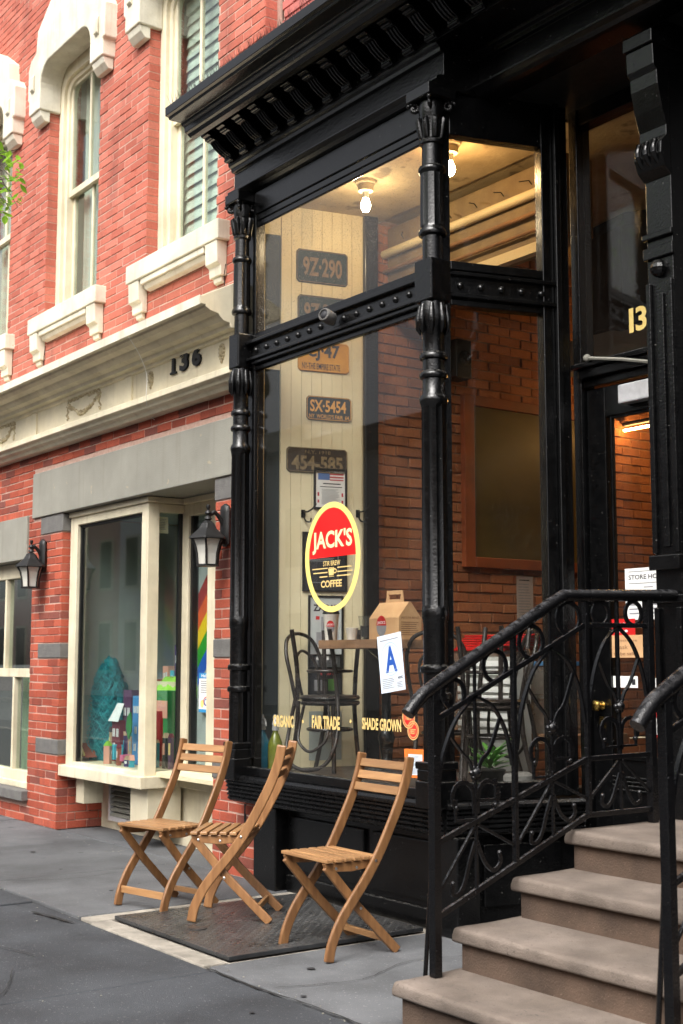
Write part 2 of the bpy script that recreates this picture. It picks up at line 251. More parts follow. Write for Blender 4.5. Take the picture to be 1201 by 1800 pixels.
class MB:
    def __init__(s): s.v = []; s.f = []; s.mi = []; s.cur = 0
    def add(s, vs, fs):
        o = len(s.v); s.v += [tuple(map(float, p)) for p in vs]; s.f += [tuple(i + o for i in q) for q in fs]; s.mi += [s.cur] * len(fs); return s
    def use(s, i): s.cur = i; return s
    def box(s, x0, y0, z0, x1, y1, z1):
        if x0 > x1: x0, x1 = x1, x0
        if y0 > y1: y0, y1 = y1, y0
        if z0 > z1: z0, z1 = z1, z0
        return s.add([(x0, y0, z0), (x1, y0, z0), (x1, y1, z0), (x0, y1, z0), (x0, y0, z1), (x1, y0, z1), (x1, y1, z1), (x0, y1, z1)],
                     [(0, 3, 2, 1), (4, 5, 6, 7), (0, 1, 5, 4), (1, 2, 6, 5), (2, 3, 7, 6), (3, 0, 4, 7)])
    def fbox(s, fr, u0, v0, d0, u1, v1, d1):
        P = [fr.p(*q) for q in ((u0, v0, d0), (u1, v0, d0), (u1, v0, d1), (u0, v0, d1), (u0, v1, d0), (u1, v1, d0), (u1, v1, d1), (u0, v1, d1))]
        return s.add(P, [(0, 1, 2, 3), (7, 6, 5, 4), (3, 2, 6, 7), (1, 0, 4, 5), (2, 1, 5, 6), (0, 3, 7, 4)])
    def fquad(s, fr, u0, v0, u1, v1, d): return s.add([fr.p(u0, v0, d), fr.p(u1, v0, d), fr.p(u1, v1, d), fr.p(u0, v1, d)], [(0, 1, 2, 3)])
    def fpoly(s, fr, pts, d): return s.add([fr.p(u, v, d) for u, v in pts], [tuple(range(len(pts)))])
    def fprism(s, fr, pts, d0, d1):
        n = len(pts); return s.add([fr.p(u, v, d0) for u, v in pts] + [fr.p(u, v, d1) for u, v in pts],
            [tuple(range(n))[::-1], tuple(range(n, 2 * n))] + [(i, (i + 1) % n, n + (i + 1) % n, n + i) for i in range(n)])
    def ftext(s, fr, t, u, v, w, h, d, bold=.02, slope=0.0):
        g, f = glyphs(t, bold); return s.add([fr.p(u + a * w, v + b * h + slope * a * w, d) for a, b in g], f)
    def fring(s, fr, cu, cv, ru, rv, wu, wv, d, n=56, a0=0, a1=2 * math.pi):
        P = []; k = n + 1
        for i in range(k):
            a = a0 + (a1 - a0) * i / n; P.append(fr.p(cu + ru * math.cos(a), cv + rv * math.sin(a), d)); P.append(fr.p(cu + (ru - wu) * math.cos(a), cv + (rv - wv) * math.sin(a), d))
        return s.add(P, [(2 * i + 1, 2 * i, 2 * i + 2, 2 * i + 3) for i in range(n)])
    def fell(s, fr, cu, cv, ru, rv, d, n=40): return s.fpoly(fr, [(cu + ru * math.cos(2 * math.pi * i / n), cv + rv * math.sin(2 * math.pi * i / n)) for i in range(n)], d)
    def prism(s, pts, axis, a0, a1):          # pts in the plane normal to axis; X:(y,z) Y:(x,z) Z:(x,y)
        def P(q, a): return (a, q[0], q[1]) if axis == 'X' else (q[0], a, q[1]) if axis == 'Y' else (q[0], q[1], a)
        n = len(pts); return s.add([P(q, a0) for q in pts] + [P(q, a1) for q in pts], [tuple(range(n))[::-1], tuple(range(n, 2 * n))] + [(i, (i + 1) % n, n + (i + 1) % n, n + i) for i in range(n)])
    def tube(s, path, r, n=8, cap=True, sq=None, closed=False):
        path = [np.array(p, float) for p in path]; m = len(path); R = r if hasattr(r, '__len__') else [r] * m
        T = []
        for i in range(m):
            a = path[(i - 1) % m if closed else max(i - 1, 0)]; b = path[(i + 1) % m if closed else min(i + 1, m - 1)]; t = b - a; T.append(t / (np.linalg.norm(t) + 1e-12))
        up = np.array([0, 0, 1.]) if abs(T[0][2]) < .9 else np.array([1., 0, 0])
        u = np.cross(T[0], up); u /= np.linalg.norm(u); V = []
        for i in range(m):
            u = u - T[i] * (u @ T[i]); u /= np.linalg.norm(u); w = np.cross(T[i], u)
            if sq: offs = [(-sq[0], -sq[1]), (sq[0], -sq[1]), (sq[0], sq[1]), (-sq[0], sq[1])]
            else: offs = [(R[i] * math.cos(2 * math.pi * k / n), R[i] * math.sin(2 * math.pi * k / n)) for k in range(n)]
            V += [path[i] + u * a + w * b for a, b in offs]
        k = 4 if sq else n
        fs = [(i * k + j, i * k + (j + 1) % k, ((i + 1) % m) * k + (j + 1) % k, ((i + 1) % m) * k + j) for i in range(m if closed else m - 1) for j in range(k)]
        if cap and not closed: fs += [tuple(range(k))[::-1], tuple(range((m - 1) * k, m * k))]
        return s.add(V, fs)
    def lathe(s, prof, c, n=24, flute=None, a0=0.0, sx=1.0, sy=1.0):
        V = []; m = len(prof)
        for r, z in prof:
            for k in range(n):
                a = a0 + 2 * math.pi * k / n; rr = r
                if flute and flute(z): rr = r * (1 - .15 * (k % 2))
                V.append((c[0] + sx * rr * math.cos(a), c[1] + sy * rr * math.sin(a), c[2] + z))
        fs = [(i * n + j, i * n + (j + 1) % n, (i + 1) * n + (j + 1) % n, (i + 1) * n + j) for i in range(m - 1) for j in range(n)]
        fs += [tuple(range(n))[::-1], tuple(range((m - 1) * n, m * n))]; return s.add(V, fs)
    def ball(s, c, r, n=10, m=6, sz=1.0):
        return s.lathe([(max(r * math.sin(math.pi * i / m), r * .02), -r * sz * math.cos(math.pi * i / m)) for i in range(m + 1)], c, n)
    def build(s, name, mats, parent=None, local=False, bev=0.0, smooth=None, **props):
        if not isinstance(mats, (list, tuple)): mats = [mats]
        me = bpy.data.meshes.new(name); V = np.array(s.v)
        if parent is not None and not local:
            Mi = np.array(world_of(parent).inverted()); V = V @ Mi[:3, :3].T + Mi[:3, 3]
        me.from_pydata([tuple(p) for p in V], [], s.f)
        for q in mats: me.materials.append(M[q] if isinstance(q, str) else q)
        if len(mats) > 1: me.polygons.foreach_set('material_index', s.mi)
        if smooth:
            me.polygons.foreach_set('use_smooth', [True] * len(me.polygons)); me.set_sharp_from_angle(angle=math.radians(smooth))
        me.update()
        bm = bmesh.new(); bm.from_mesh(me); bmesh.ops.recalc_face_normals(bm, faces=bm.faces) if props.pop('fixn', True) else None; bm.to_mesh(me); bm.free()
        o = bpy.data.objects.new(name, me); COL.objects.link(o)
        if parent is not None: o.parent = parent
        if bev > 0:
            b = o.modifiers.new('bevel', 'BEVEL'); b.width = bev; b.segments = 2; b.limit_method = 'ANGLE'; b.angle_limit = math.radians(40)
        for k, w in props.items(): o[k] = w
        return o

def thing(name, label, cat, loc=(0, 0, 0), rz=0.0, group=None, rot=None):
    o = bpy.data.objects.new(name, None); COL.objects.link(o); o.empty_display_size = .1
    o.location = loc; o.rotation_euler = rot or (0, 0, rz); o['label'] = label; o['category'] = cat
    if group: o['group'] = group
    WM[o.name] = Matrix.Translation(loc) @ o.rotation_euler.to_matrix().to_4x4(); return o
def tag(o, label, cat, group=None):
    o['label'] = label; o['category'] = cat
    if group: o['group'] = group
    return o
def copy_tree(o, parent=None):
    c = o.copy(); COL.objects.link(c)
    if parent: c.parent = parent
    for ch in list(o.children): copy_tree(ch, c)
    return c
def struct(o): o['kind'] = 'structure'; return o
def arc(c, r, a0, a1, n=10): return [(c[0] + r * math.cos(math.radians(a0 + (a1 - a0) * i / n)), c[1] + r * math.sin(math.radians(a0 + (a1 - a0) * i / n))) for i in range(n + 1)]
def smoothpath(P, k=6):
    P = [np.array(p, float) for p in P]; out = []
    for i in range(len(P) - 1):
        p0, p1, p2, p3 = P[max(i - 1, 0)], P[i], P[i + 1], P[min(i + 2, len(P) - 1)]
        for j in range(k):
            t = j / k; out.append(.5 * ((2 * p1) + (-p0 + p2) * t + (2 * p0 - 5 * p1 + 4 * p2 - p3) * t * t + (-p0 + 3 * p1 - 3 * p2 + p3) * t ** 3))
    out.append(P[-1]); return out

# ------------------------------------------------------------------ bricks
def brick_unit():                            # x: length, -y: face, z: height, chamfered face edges
    c = .035; cy = .06
    fx, fz = .5 - c * .45, .5 - c * 1.6
    V = [(-.5, .5, -.5), (.5, .5, -.5), (.5, .5, .5), (-.5, .5, .5), (-.5, -.5 + cy, -.5), (.5, -.5 + cy, -.5), (.5, -.5 + cy, .5), (-.5, -.5 + cy, .5), (-fx, -.5, -fz), (fx, -.5, -fz), (fx, -.5, fz), (-fx, -.5, fz)]
    Fc = [(0, 1, 5, 4), (1, 2, 6, 5), (2, 3, 7, 6), (3, 0, 4, 7), (4, 5, 9, 8), (5, 6, 10, 9), (6, 7, 11, 10), (7, 4, 8, 11), (8, 9, 10, 11)]
    return np.array(V), Fc
BV, BF = brick_unit()
_bm = {}
def brick_mesh(mname):
    if mname not in _bm:
        me = bpy.data.meshes.new('brick'); me.from_pydata([tuple(p) for p in BV], [], BF); me.materials.append(M[mname]); me.update(); _bm[mname] = me
    return _bm[mname]
def course(u0, u1, z, row, L, J, holes, dz):
    """cut one course into bricks between the holes"""
    spans = [(u0, u1)]
    for a, b, c, d in holes:
        if c < z + dz - .02 and d > z + .02:
            ns = []
            for p, q in spans:
                if b <= p or a >= q: ns.append((p, q)); continue
                if a > p: ns.append((p, a))
                if b < q: ns.append((b, q))
            spans = ns
    out = []
    for p, q in spans:
        off = (row % 2) * L / 2; k = math.floor((p - off) / L); x = k * L + off
        while x < q:
            a, b = max(x, p), min(x + L, q)
            if b - a > .035: out.append((a, b))
            x += L
    return out
def lay_bricks(host, mname, items, keep=300, jitter=.0025):
    """items: (cx, cy, cz, length, depth, height, rotz); the largest in view become parts, the rest one joined part"""
    Wh = world_of(host); loc = np.array(Wh.translation)
    sc = []
    for it in items:
        px, py, w = pr(it[:3]); vis = -40 < px < 1241 and -40 < py < 1840 and w > .1
        sc.append((it[3] / w if vis else -w) if w > .1 else -999)
    order = sorted(range(len(items)), key=lambda i: -sc[i]); me = brick_mesh(mname); V = []; Fs = []; R = []
    for n, i in enumerate(order):
        cx, cy, cz, L, D, H, rz = items[i]
        j = [rnd.uniform(-jitter, jitter) for _ in range(3)]; rzz = rz + rnd.uniform(-.006, .006)
        pos = np.array([cx + j[0] * (abs(math.sin(rz)) + .2), cy + j[1] * (abs(math.cos(rz)) + .2), cz + j[2] * .5]) - loc
        if n < keep:
            o = bpy.data.objects.new('brick', me); COL.objects.link(o); o.parent = host; o.location = pos; o.rotation_euler = (0, rnd.uniform(-.006, .006), rzz); o.scale = (L, D, H)
        else:
            q = BV * np.array([L, D, H]); c, s = math.cos(rzz), math.sin(rzz); q = np.stack([q[:, 0] * c - q[:, 1] * s, q[:, 0] * s + q[:, 1] * c, q[:, 2]], 1) + pos
            b = len(V) * 12; V.append(q); Fs += [tuple(k + b for k in f) for f in BF]; R += [rnd.random()] * len(BF)
    if V:
        m2 = bpy.data.meshes.new('brick_field'); m2.from_pydata([tuple(p) for p in np.concatenate(V)], [], Fs); m2.materials.append(M[mname])
        a = m2.attributes.new('rnd', 'FLOAT', 'FACE'); a.data.foreach_set('value', R); m2.update()
        o = bpy.data.objects.new('brick_field', m2); COL.objects.link(o); o.parent = host; o['kind'] = 'stuff'

# ================================================================== ground
def sheet(name, m, x0, y0, x1, y1, z, th=.02):
    return struct(MB().box(x0, y0, z - th, x1, y1, z).build(name, m))
sheet('ground', 'road', -400, -400, 400, 400, -.16)
sheet('road', 'road', -120, -9.2, 80, -1.15, -.135)
struct(MB().box(-120, -1.15, -.16, 80, -.98, .0).build('kerb', 'conc', bev=.012))
struct(MB().box(-120, -9.4, -.16, 80, -9.2, .0).build('kerb', 'conc', bev=.012))
sheet('far_pavement', 'walk', -120, -13.4, 80, -9.4, -.002)
pave = struct(MB().box(-120, -.98, -.10, 80, 12, -.016).build('pavement', 'crackdirt'))
# flags of the pavement: each its own slab with open joints
def slab(x0, y0, x1, y1, m, dz=0.0, tilt=0.0):
    g = .010; o = MB().box(x0 + g, y0 + g, -.06, x1 - g, y1 - g, dz).build('paving_slab', m, pave, bev=.006); return o
for k, x in enumerate([-16.6, -14.9, -13.2, -11.5, -9.9]): slab(x, 3.17, x + (1.7 if k < 4 else 1.5), 4.62, 'walk', rnd.uniform(-.003, .003))
slab(-10.62, 4.62, -7.98, 5.06, 'walk', -.002); slab(-8.40, 3.17, -6.98, 4.62, 'walk', .002); slab(-6.98, 3.17, -6.98 + .17, 4.62, 'conc', .001)
slab(-6.81, 3.15, -5.54, 3.30, 'conc', .001); slab(-6.81, 3.30, -5.54, 4.70, 'conc', -.010)
slab(-5.54, 3.17, -4.20, 4.70, 'walk', -.002); slab(-4.20, 3.17, -2.0, 4.70, 'walk', 0); slab(-2.0, 3.17, 0.4, 4.7, 'walk', 0)
for k, x in enumerate([-16.4, -14.2, -12.0, -9.75, -7.6, -5.45, -3.3, -1.2]): slab(x, 1.25, x + 2.15, 3.17, 'asph', rnd.uniform(-.004, .002) - (.008 if k == 4 else 0))
for k, x in enumerate([-16.4, -14.2, -12.0, -9.75, -7.6, -5.45, -3.3, -1.2]): slab(x, -.97, x + 2.15, 1.25, 'asph', rnd.uniform(-.004, .002))
# cracks filled with dirt, and the lifted edge of one slab
def crack(pts, w):
    m = MB(); P = smoothpath([(x, y, 0) for x, y in pts], 8); V = []
    for i, p in enumerate(P):
        d = P[min(i + 1, len(P) - 1)] - P[max(i - 1, 0)]; nn = np.array([-d[1], d[0], 0]); nn /= np.linalg.norm(nn) + 1e-9; k = w * rnd.uniform(.35, 1.0) * (1 if 0 < i < len(P) - 1 else .2); j = np.array([rnd.uniform(-1, 1), rnd.uniform(-1, 1), 0]) * .006
        V += [p + j + nn * k + np.array([0, 0, .0045]), p + j - nn * k + np.array([0, 0, .0045])]
    m.add(V, [(2 * i, 2 * i + 1, 2 * i + 3, 2 * i + 2) for i in range(len(P) - 1)]).build('crack', 'crackdirt', pave)
crack([(-5.5, 3.15), (-5.1, 3.14), (-4.6, 3.17), (-4.2, 3.16), (-3.6, 3.19)], .009); crack([(-7.28, 3.02), (-7.1, 3.05), (-6.86, 3.08)], .016)
crack([(-8.9, 2.9), (-8.2, 2.65), (-7.6, 2.75), (-6.9, 2.5), (-6.2, 2.6)], .004); crack([(-8.35, 3.3), (-8.2, 3.7), (-8.25, 4.1), (-8.05, 4.55)], .003); crack([(-5.0, 3.2), (-4.9, 3.6), (-5.05, 4.0), (-4.95, 4.4)], .003)
crack([(-6.0, 2.4), (-5.6, 2.2), (-5.4, 1.9), (-4.9, 1.8)], .004)
for k in range(26):
    x, y = rnd.uniform(-9.5, -4.3), rnd.uniform(1.8, 4.4); r_ = rnd.uniform(.010, .024); n = 9
    if -6.85 < x < -5.5 and y > 3.1: continue
    MB().add([(x + r_ * rnd.uniform(.7, 1.2) * math.cos(2 * math.pi * i / n), y + r_ * rnd.uniform(.7, 1.2) * math.sin(2 * math.pi * i / n), .0042) for i in range(n)], [tuple(range(n))]).build('gum_spot', 'blackgum', pave)
# a little grit gathered in the joints and against the walls
mb = MB()
for _ in range(170):
    x = rnd.uniform(-11, -3.2); y = rnd.choice([3.17 + rnd.gauss(0, .03), 4.52 + abs(rnd.gauss(0, .05)) * -1, rnd.uniform(1.5, 4.4)]); s = rnd.uniform(.0015, .0035)
    mb.box(x - s, y - s, .0, x + s * rnd.uniform(.5, 2), y + s, s)
tag(mb.build('grit', 'lintel'), 'fine pale grit scattered along the pavement joints', 'grit')['kind'] = 'stuff'

# ================================================================== the far side of the street (seen in the panes)
def row_house(x0, x1, h, wallmat, label, storeys, trim):
    t = thing('row_house', label, 'building', ((x0 + x1) / 2, -13.6, 0), group='houses across the street')
    MB().box(x0, -22, 0, x1, -13.6, h).build('wall', wallmat, t)
    MB().box(x0 + .003, -13.75, h - .5, x1 - .003, -13.1, h + .15).build('cornice', trim, t)
    n = max(2, int((x1 - x0) / 2.2))
    for r in range(storeys):
        for k in range(n):
            cx = x0 + (k + .5) * (x1 - x0) / n; z0 = .9 + r * 3.3
            w = MB().box(cx - .6, -13.63, z0, cx + .6, -13.54, z0 + 2.1).build('window', trim, t)
            MB().box(cx - .48, -13.535, z0 + .12, cx + .48, -13.52, z0 + 1.98).build('pane', 'dark', w)
RH = [(-92, -76, 9, flat('tan_wall', (.50, .42, .34)), 'tan house at the far end across the street', 2, 'cream'),
      (-76, -61, 8, flat('rose_wall', (.60, .36, .31)), 'rose coloured house across the street', 2, 'cream'),
      (-61, -47.5, 9, flat('salmon_wall', (.74, .44, .37)), 'salmon house across the street', 2, 'cream'),
      (-47.5, -33, 8.5, flat('white_wall', (.85, .84, .81)), 'white house across the street', 2, 'white'),
      (-33, -20, 8, flat('grey_wall', (.56, .56, .54)), 'pale grey house across the street', 2, 'slate'),
      (-20, -8, 9, flat('brown_wall', (.34, .20, .15)), 'brown house across the street', 2, 'cream'),
      (-8, 4, 8, flat('buff_wall', (.50, .40, .28)), 'buff house across the street', 2, 'slate'),
      (4, 18, 9, flat('redbrick_wall', (.36, .14, .10)), 'dark red house across the street', 2, 'cream')]
for a in RH: row_house(*a)

# ================================================================== brick building, number 136
YW = 4.60
B = thing('brick_building', 'red brick building with cream window hoods, number 136', 'building', (-10.5, YW, 0))
WC = [-8.57, -10.60, -12.62]                    # centres of the upper windows
HW, ZS, ZH = .555, 4.55, 6.95
wall = MB()
Lw, Rw = -15.0, -7.36
def wseg(x0, x1, z0, z1, y=YW + .0045, dp=.30): wall.box(x0, y, z0, x1, y + dp, z1)
holes_up = [(c - HW, c + HW, ZS - .02, ZH) for c in WC] + [(-15.0, -14.05, ZS - .02, ZH)]
xs = [Lw] + sum([[c - HW, c + HW] for c in WC[::-1]], []) + [Rw]
for k in range(0, len(xs), 2): wseg(xs[k] + .005, min(xs[k + 1] - .006, -7.56), ZS - .02, ZH)
wseg(Lw, -7.56, 3.2, ZS - .02); wseg(Lw, -7.56, ZH, 11.5); wseg(-7.56, Rw - .005, 5.12, 11.5, dp=.14)
wseg(Lw, -13.4, 0, 3.2); wseg(-11.28, -10.626, 0, 3.2); wseg(-7.98, -7.56, 0, 3.2); wseg(-7.56, -7.285, 0, .60, dp=.1); wseg(-13.4, -11.28, 0, .19); wseg(-13.4, -11.28, 2.36, 3.2); wseg(-10.62, -7.98, 2.72, 3.2)
wallp = wall.build('facade_wall', 'mortar', B)
# side return of the pier and party wall beyond
MB().box(-10.90, YW + .32, 0, -10.632, 6.4, 2.7).build('pier_core', 'mortar', B)
MB().box(-15, 6.5, 0, -7.75, 11, 11.5).box(-15, 4.93, 7.2, -7.57, 6.499, 11.5).box(-15, 4.93, 2.80, -7.75, 6.499, 4.25).build('house_body', 'roomgrey', B)
MB().box(-10.625, YW + .33, 2.702, -7.76, 5.2, 2.79).build('soffit', 'lintel', B)
H_, J_, L_ = .069, .0072, .222
items = []
def lay_front(u0, u1, z0, z1, holes, corner=None):
    n = int(round((z1 - z0) / H_)); dz = (z1 - z0) / n
    for r in range(n):
        z = z0 + r * dz
        for a, b in course(u0, u1, z, r + int(z0 * 100), L_, J_, holes, dz):
            items.append(((a + b) / 2, YW + .05, z + dz / 2, b - a - J_, .10, dz - J_, 0))
def lay_side(X, y0, y1, z0, z1):                 # face towards +X
    n = int(round((z1 - z0) / H_)); dz = (z1 - z0) / n
    for r in range(n):
        z = z0 + r * dz
        for a, b in course(y0, y1, z, r, L_, J_, [], dz):
            items.append((X - .05, (a + b) / 2, z + dz / 2, b - a - J_, .10, dz - J_, math.pi / 2))
lay_front(Lw, Rw, 4.02, 9.4, holes_up + [(-7.53, -7, 4.0, 5.12)])
for c in WC: lay_side(c - HW, YW + .1, YW + .32, ZS - .02, ZH)
DZ = 3.29 / 48; QZ = [(9 * DZ + .004, 11 * DZ), (21 * DZ + .004, 23 * DZ), (37 * DZ + .004, 2.703)]
gh = [(-11.28, Rw, 2.70, 3.115), (-10.62, -7.98, 0, 2.72), (-20, -11.38, 2.34, 2.75), (-13.4, -11.28, .18, 2.36)]
gh += [(-11.10, -10.62, a, b) for a, b in QZ] + [(-7.99, -7.2, a, b) for a, b in QZ]
lay_bricks(wallp, 'brick', items, keep=170); items = []
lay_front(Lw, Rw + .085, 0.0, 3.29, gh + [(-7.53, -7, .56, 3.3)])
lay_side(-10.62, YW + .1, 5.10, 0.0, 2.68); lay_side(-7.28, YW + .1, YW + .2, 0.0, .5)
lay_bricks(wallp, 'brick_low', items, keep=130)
# stone bands and lintels
for a, b in QZ:
    MB().box(-11.095, YW - .006, a + .004, -10.612, 5.10, b - .004).build('quoin_stone', 'slate', B, bev=.006)
    MB().box(-7.985, YW - .006, a + .004, -7.52 if a > .6 else -7.28, YW + .2, b - .004).build('quoin_stone', 'slate', B, bev=.006)
MB().box(-11.27, YW - .02, 2.705, -7.53, YW + .34, 3.112).build('lintel', 'lintel', B, bev=.006)
MB().box(-15, YW - .02, 2.345, -11.385, YW + .30, 2.745).build('lintel', 'lintel', B, bev=.006)
MB().box(-13.5, YW - .06, .185, -11.25, YW + .25, .275).build('window_sill', 'slate', B, bev=.008)

# ---- upper windows
def poly_inset_arch(hw, z0, z1, rad):            # inner opening outline, left to right over the top
    pts = [(-hw, z0)] + [(-hw + rad + x, z1 - rad + z) for x, z in arc((0, 0), rad, 180, 95, 6)] + [(hw - rad + x, z1 - rad + z) for x, z in arc((0, 0), rad, 85, 0, 6)] + [(hw, z0)]
    return pts
rooms = MB()
for wi, c in enumerate(WC):
    w = MB()
    yf = YW + .10                                 # brickmould
    inner = poly_inset_arch(HW - .085, ZS, ZH - .13, .16); outer = [(-HW, ZS), (-HW, ZH), (HW, ZH), (HW, ZS)]
    pts = [(c + x, z) for x, z in outer] + [(c + x, z) for x, z in inner[::-1]]
    w.prism(pts, 'Y', yf, yf + .06)
    inner2 = poly_inset_arch(HW - .13, ZS, ZH - .17, .15)
    w.prism([(c + x, z) for x, z in [(-HW + .083, ZS), (-HW + .083, ZH - .125), (HW - .083, ZH - .125), (HW - .083, ZS)]] + [(c + x, z) for x, z in inner2[::-1]], 'Y', yf + .035, yf + .12)
    W = w.build('window', 'cream', B, bev=.006)
    hi = HW - .125; zm = 5.72
    for nm, y, z0, z1 in (('upper_sash', yf + .06, zm - .03, ZH - .15), ('lower_sash', yf + .10, ZS, zm + .03)):
        s = MB(); s.box(c - hi, y, z0, c - hi + .05, y + .035, z1); s.box(c + hi - .05, y, z0, c + hi, y + .035, z1)
        s.box(c - hi + .051, y + .001, z0, c + hi - .051, y + .034, z0 + .06); s.box(c - hi + .051, y + .001, z1 - .05, c + hi - .051, y + .034, z1)
        s.box(c - .016, y + .002, z0 + .061, c + .016, y + .033, z1 - .051)
        s.build(nm, 'cream', W, bev=.003)
        for a, b in ((c - hi + .052, c - .017), (c + .017, c + hi - .052)):
            MB().box(a, y + .014, z0 + .062, b, y + .019, z1 - .052).build('pane', 'glass_b', W)
    # sill with two brackets
    sx = c + .02
    S = MB(); S.box(sx - .73, YW - .10, ZS - .15, sx + .73, YW + .16, ZS - .003); S.build('window_sill', 'white', B, bev=.008)
    S2 = MB(); S2.box(sx - .50, YW - .085, ZS - .20, sx + .50, YW - .004, ZS - .152); S2.prism([(YW - .004, ZS - .25), (YW - .05, ZS - .24), (YW - .07, ZS - .202), (YW - .004, ZS - .202)], 'X', sx - .48, sx + .48); S2.build('sill_moulding', 'white', B, bev=.006)
    for e in (-1, 1):
        bx = sx + e * .615
        br = MB(); br.prism([(YW - .003, ZS - .40), (YW - .05, ZS - .40), (YW - .055, ZS - .33), (YW - .085, ZS - .31), (YW - .09, ZS - .152), (YW - .003, ZS - .152)], 'X', bx - .085, bx + .085)
        br.prism([(YW - .003, ZS - .45), (YW - .03, ZS - .44), (YW - .035, ZS - .402), (YW - .003, ZS - .402)], 'X', bx - .055, bx + .055)
        br.build('bracket', 'white', B, bev=.006)
    # hood mould
    hx = c + .03
    out = [(-.80, 6.52), (-.80, 6.66), (-.83, 6.68), (-.83, 6.98), (-.78, 7.06), (-.66, 7.10), (-.63, 7.30), (-.30, 7.52), (0, 7.60)]
    out = out + [(-x, z) for x, z in out[::-1][1:]]
    inn = poly_inset_arch(.55, 6.52, 6.93, .20)
    h = MB().prism([(hx + x, z) for x, z in out] + [(hx + x, z) for x, z in inn[::-1]], 'Y', YW - .12, YW + .10)
    h.build('window_hood', 'white', B, bev=.012)
    for e in (-1, 1):
        MB().prism([(YW - .003, 6.42), (YW - .05, 6.42), (YW - .09, 6.47), (YW - .105, 6.518), (YW - .003, 6.518)], 'X', hx + e * .675 - .11, hx + e * .675 + .11).build('hood_corbel', 'white', B, bev=.005)
        MB().prism([(YW - .121, 6.72), (YW - .145, 6.74), (YW - .145, 6.86), (YW - .121, 6.90)], 'X', hx + e * .70 - .035, hx + e * .70 + .035).build('hood_boss', 'white', B, bev=.006)
    if wi == 0:
        BL = MB().box(c - hi, yf + .165, ZH - .30, c + hi, yf + .20, ZH - .2).build('blind', 'blind', B)
        for k in range(22):
            z = ZS + .06 + k * .098 - .012; MB().add([(c - hi, yf + .17, z), (c + hi, yf + .17, z), (c + hi, yf + .195, z + .104), (c - hi, yf + .195, z + .104), (c - hi, yf + .174, z - .002), (c + hi, yf + .174, z - .002), (c + hi, yf + .199, z + .102), (c - hi, yf + .199, z + .102)],
                [(0, 1, 2, 3), (7, 6, 5, 4), (0, 4, 5, 1), (2, 6, 7, 3), (1, 5, 6, 2), (3, 7, 4, 0)]).build('slat', 'blind', BL)
    else:
        cu = MB(); n = 24
        P = [(c - hi + 2 * hi * k / n, yf + .20 + .022 * math.sin(k * 2.3 + wi)) for k in range(n + 1)]
        cu.add([(x, y, ZS) for x, y in P] + [(x, y, ZH) for x, y in P], [(k, k + 1, n + 2 + k, n + 1 + k) for k in range(n)]); cu.build('curtain', 'drape', W, smooth=60)
    rooms.box(c - .7, 5.9, ZS - .3, c + .7, 5.95, ZH + .2)
rooms.build('room_wall', 'roomgrey', B)

# ---- cornice band with the number
PC = [(4.70, 3.285), (4.52, 3.285), (4.50, 3.31), (4.465, 3.325), (4.455, 3.35), (4.42, 3.36), (4.42, 3.405), (4.50, 3.42), (4.50, 3.635), (4.48, 3.64), (4.475, 3.665), (4.43, 3.672), (4.42, 3.70), (4.37, 3.712), (4.345, 3.735), (4.33, 3.752), (4.27, 3.765), (4.235, 3.785), (4.23, 3.80), (4.19, 3.80), (4.19, 3.855), (4.20, 3.858), (4.45, 3.985), (4.62, 4.035), (4.70, 4.035)]
cor = MB().prism(PC, 'X', -15.0, -7.50).build('cornice', 'cream', B, bev=.004)
MB().box(-15, 4.184, 3.796, -7.50, 4.1885, 3.86).build('gutter_edge', 'white', cor)
for x, wdt in ((-11.05, .10), (-9.16, .11), (-12.9, .1)): MB().box(x - wdt / 2, 4.482, 3.425, x + wdt / 2, 4.52, 3.633).build('frieze_block', 'cream', cor, bev=.004)
frF = Fr((0, 4.50, 0), (1, 0, 0), (0, 0, 1), (0, -1, 0))
def festoon(cx):
    m = MB(); r2 = random.Random(int(cx * 100))
    for k in range(46):
        t = k / 45 * 2 - 1; x = cx + t * .30; z = 3.49 + .11 * t * t; m.ball((x, 4.497 + r2.uniform(-.006, .006), z + r2.uniform(-.014, .014)), r2.uniform(.010, .019), 7, 4)
    for e in (-1, 1):
        for k in range(14): m.ball((cx + e * (.32 + r2.uniform(-.02, .02)), 4.497, 3.47 + k * .0125), r2.uniform(.007, .014), 6, 4)
        for k in range(10): m.ball((cx + e * (.10 + k * .02), 4.497, 3.625 + r2.uniform(-.012, .008)), r2.uniform(.008, .016), 6, 4)
    for k in range(10): m.ball((cx - .08 + k * .018, 4.497, 3.63 + r2.uniform(-.01, .006)), r2.uniform(.006, .012), 6, 4)
    m.build('festoon', 'aged', cor, smooth=80)
festoon(-10.02); festoon(-11.86)
for x in (-8.80, -7.735):
    m = MB()
    for k in range(12): a = k * math.pi / 6; m.ball((x + .030 * math.cos(a), 4.497, 3.555 + .050 * math.sin(a)), .014, 6, 4)
    m.ball((x, 4.495, 3.555), .024, 8, 5, 1.5); m.ball((x, 4.495, 3.49), .012, 6, 4, 1.4); m.build('rosette', 'aged', cor, smooth=80)
